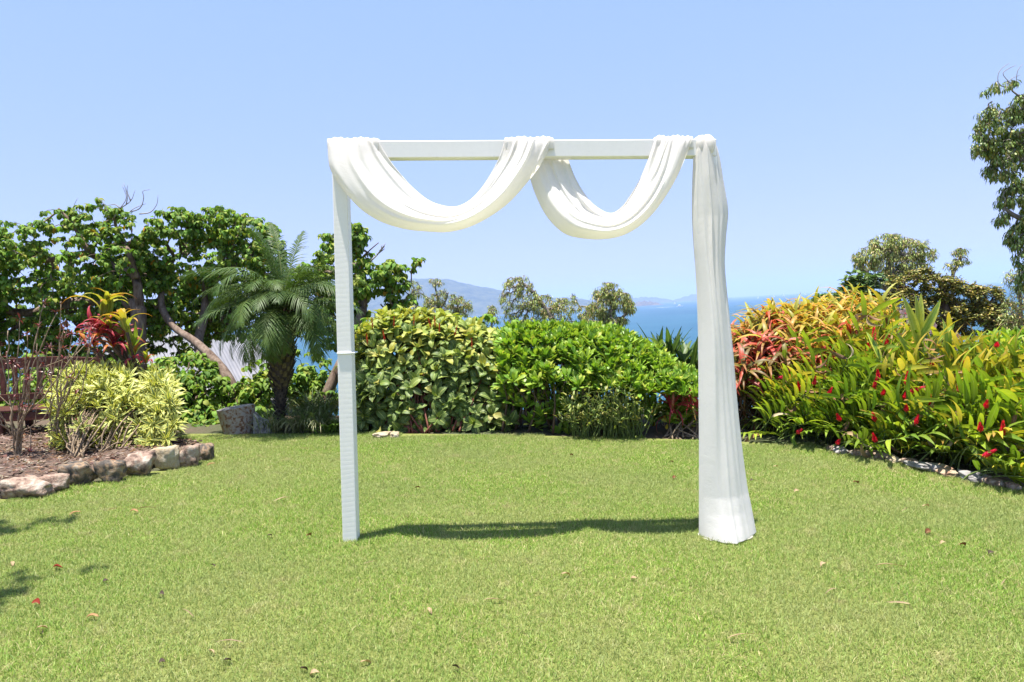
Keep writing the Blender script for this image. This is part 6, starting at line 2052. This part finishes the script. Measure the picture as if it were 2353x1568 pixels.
def hull(L_, W, H):
    n = 13; x = np.linspace(-.5, .5, n); V = []
    for t in x:
        w = W / 2 * (1 - max(0, (t + .05) / .55) ** 2.2); sheer = H * (1 + .35 * max(0, t) * 2)
        V += [[t * L_, -w, sheer], [t * L_ * .94, -w * .7, 0], [t * L_ * .94, w * .7, 0], [t * L_, w, sheer]]
    T = grid_tris(n, 4, True)
    return np.array(V), np.vstack([T, [[0, 1, 2], [0, 2, 3]]])


def boat(name, label, px, py, L_, kind):
    c = sea_pt(px, py)
    t = thing(name, label, 'boat', c)
    V, T = hull(L_, L_ * .26, L_ * .10)
    part('hull', Acc().add(V + c, T), M['boat'], t, smooth=False)
    if kind == 'motor':
        V, T = box(-.06 * L_, 0, L_ * .16, L_ * .45, L_ * .2, L_ * .13, .3); part('cabin', Acc().add(V + c, T), M['boat'], t, smooth=False)
        V, T = box(-.02 * L_, 0, L_ * .175, L_ * .46, L_ * .205, L_ * .045, .05); part('window_band', Acc().add(V + c, T), M['boatglass'], t, smooth=False)
        V, T = box(-.12 * L_, 0, L_ * .26, L_ * .22, L_ * .16, L_ * .07, .2); part('flybridge', Acc().add(V + c, T), M['boat'], t, smooth=False)
        part('mast', Acc().add(*tube([c + [-.12 * L_, 0, L_ * .29], c + [-.12 * L_, 0, L_ * .48]], L_ * .008, 5)), M['boat'], t)
    else:
        part('mast', Acc().add(*tube([c + [.05 * L_, 0, 0], c + [.05 * L_, 0, L_ * 1.25]], L_ * .012, 5)), M['boat'], t)
        V, T = prism([c + [.03 * L_, 0, L_ * .18], c + [-.45 * L_, 0, L_ * .2], c + [.03 * L_, 0, L_ * 1.2]], .12)
        part('mainsail', Acc().add(V, T), M['boat'], t, smooth=False)
        V, T = prism([c + [.08 * L_, 0, L_ * 1.0], c + [.5 * L_, 0, L_ * .15], c + [.08 * L_, 0, L_ * .17]], .12)
        part('jib', Acc().add(V, T), M['boat'], t, smooth=False)
    return t, c


t, c = boat('motor_boat', 'white motor cruiser under way with a foaming wake, near the draped post', 1563, 704.5, 36, 'motor')
V = [c + [-12, -4, .25], c + [-12, 4, .25], c + [-100, 26, .25], c + [-190, 10, .25], c + [-100, -26, .25]]
part('wake', Acc().add(V, [[0, 1, 2], [0, 2, 3], [0, 3, 4]]), M['foam'], t, smooth=False)
for px, py, L_, lb_ in ((1550.5, 699.5, 22, 'small white sailing boat left of the motor cruiser, below the right island'), (1742, 686.5, 26, 'leftmost distant sailing boat right of the draped post'),
                        (1778, 684, 34, 'distant sailing boat, second from the draped post on the horizon'), (1801, 682, 40, 'tallest white sail on the horizon above the yellow cordyline leaves'), (1850, 678.5, 40, 'rightmost white sail on the horizon, near the pale green bush')):
    boat('sailing_boat', lb_, px, py, L_, 'sail')
for px, py in ((1514, 785), (1496, 752), (1582, 745), (1460, 760), (1590, 768), (1575, 812)):
    pass

# ------------------------------------------------------------------ litter on the lawn
LT_ = {}
for i, (c, L_, W_) in enumerate([((.30, .17, .08), .10, .022), ((.14, .055, .025), .05, .03), ((.36, .25, .15), .055, .022), ((.06, .04, .03), .035, .022), ((.18, .02, .01), .05, .03), ((.36, .26, .16), .16, .012), ((.25, .17, .11), .12, .007)]):
    LT_[i] = leaf(L_, W_, 6, 'lance' if i in (0, 5, 6) else 'oval', c, .35, -.9 if i not in (5, 6) else -.25, .7, .10, .8, None, i)
lme = {k: mesh_data('fallen_leaf', p['V'], p['T'], M['dryleaf'], p['C'], p['U']) for k, p in LT_.items()}
LIT = [(187, 1184, 0, 'curled brown leaf left of the long pale one, near the left stones'), (245, 1181, 5, 'long pale curved leaf on the grass below the left stones'), (313, 1178, 5, 'short upright pale leaf crossing a brown one, below the left stones'),
       (318, 1184, 0, 'brown leaf lying under the upright pale one'), (122, 1313, 4, 'rust-red crumpled leaf, the upper of two at the left'), (92, 1400, 4, 'dark red crumpled leaf at the far left foreground'),
       (85, 1455, 2, 'pale shredded leaf in the lower left foreground'), (98, 1468, 3, 'dark brown seed pod beside the pale shredded leaf'), (228, 1429, 0, 'greyish leaf lying flat, lower left'), (377, 1378, 3, 'dark seed pod left of centre foreground'),
       (487, 1308, 3, 'tiny dark pod between the two foreground leaves left of the post'), (380, 1535, 3, 'dark pod at the bottom edge, the left one'), (480, 1507, 2, 'pale chip beside a dark pod at the bottom'),
       (515, 1531, 3, 'dark pod with a pale chip at the bottom, left of centre'), (447, 1431, 6, 'thin pale twig in the lower left'), (562, 1490, 6, 'dark slanting twig in the bottom left'), (690, 1550, 3, 'dark pod at the bottom below the left post'),
       (828, 1536, 2, 'pale pinkish leaf scrap at the bottom, below the left post'), (735, 1560, 2, 'pale scrap at the very bottom below the left post'), (495, 1071, 0, 'tan leaf beside the end stone of the left bed'),
       (615, 1240, 3, 'dark speck-like pod left of the left post'), (705, 1241, 1, 'small brown leaf left of the foot of the left post'), (955, 1129, 1, 'small dark brown leaf on the sunlit lawn beyond the left post'), (833, 1307, 6, 'short pale twig below the left post'),
       (665, 1150, 5, 'thin pale twig left of the left post, mid-lawn'), (985, 1408, 2, 'tan scrap in the central foreground'), (1110, 1390, 5, 'faint straw strand in the central foreground'), (1310, 1052, 1, 'tiny brown leaf near the hedge, centre'),
       (1538, 1067, 1, 'small brown leaf left of the draped post, nearest the hedge'), (1555, 1103, 1, 'small brown leaf left of the draped post'), (1575, 1055, 6, 'thin twig left of the draped post near the hedge'), (1777, 1079, 2, 'orange-tan leaf right of the draped post'),
       (1733, 1110, 3, 'small dark leaf just right of the drape'), (1837, 1135, 2, 'pale leaf on the lawn in front of the red ginger, upper'), (1900, 1305, 2, 'pale scrap cluster in the right foreground'), (2010, 1309, 5, 'long reddish-brown stick-like leaf, right foreground'),
       (2175, 1256, 2, 'pale curled leaf in the right middle lawn'), (2205, 1262, 1, 'brown leaf right of the pale curled leaf'), (1925, 1363, 6, 'brown twig in the right foreground pointing at the viewer'), (2285, 1279, 3, 'dark crumbled leaf near the right border'),
       (2095, 1400, 5, 'straw-coloured strip in the lower right foreground'), (2300, 1358, 6, 'thin orange-brown needle near the right border'), (2140, 1230, 1, 'small reddish leaf in the right lawn'), (2070, 1185, 6, 'thin dark twig on the right lawn'),
       (1960, 1115, 1, 'small brown leaf close to the ginger edge'), (2120, 1172, 2, 'pale leaf on the right lawn below the stones'), (1290, 1330, 2, 'pale scrap in the middle of the lawn below the shadow'), (1465, 1340, 2, 'pale scrap left of the foot of the drape, foreground'),
       (1670, 1480, 5, 'thin straw strip at the lower right of centre'), (250, 1345, 3, 'small dark pod in the left lawn'), (30, 1300, 2, 'grey-brown chip near the left border'), (1040, 1545, 3, 'dark pod at the bottom centre')]
r = np.random.default_rng(9)
for px, py, k, lb_ in LIT:
    g = G(px, py)
    o = put('fallen_leaf', lme[k], None, None, lb_, 'leaf' if k not in (3, 6) else ('seed pod' if k == 3 else 'twig'), 'dry leaves, pods and twigs scattered on the lawn', g + [0, 0, .022])
    if k == 3: o.name = 'seed_pod'
    if k == 6: o.name = 'fallen_twig'
    o.rotation_euler = (r.normal() * .12, r.normal() * .15, r.choice([0, 3.14]) + 1.57 + r.normal() * .5); s_ = r.uniform(.7, 1.0); o.scale = (s_, s_, s_)
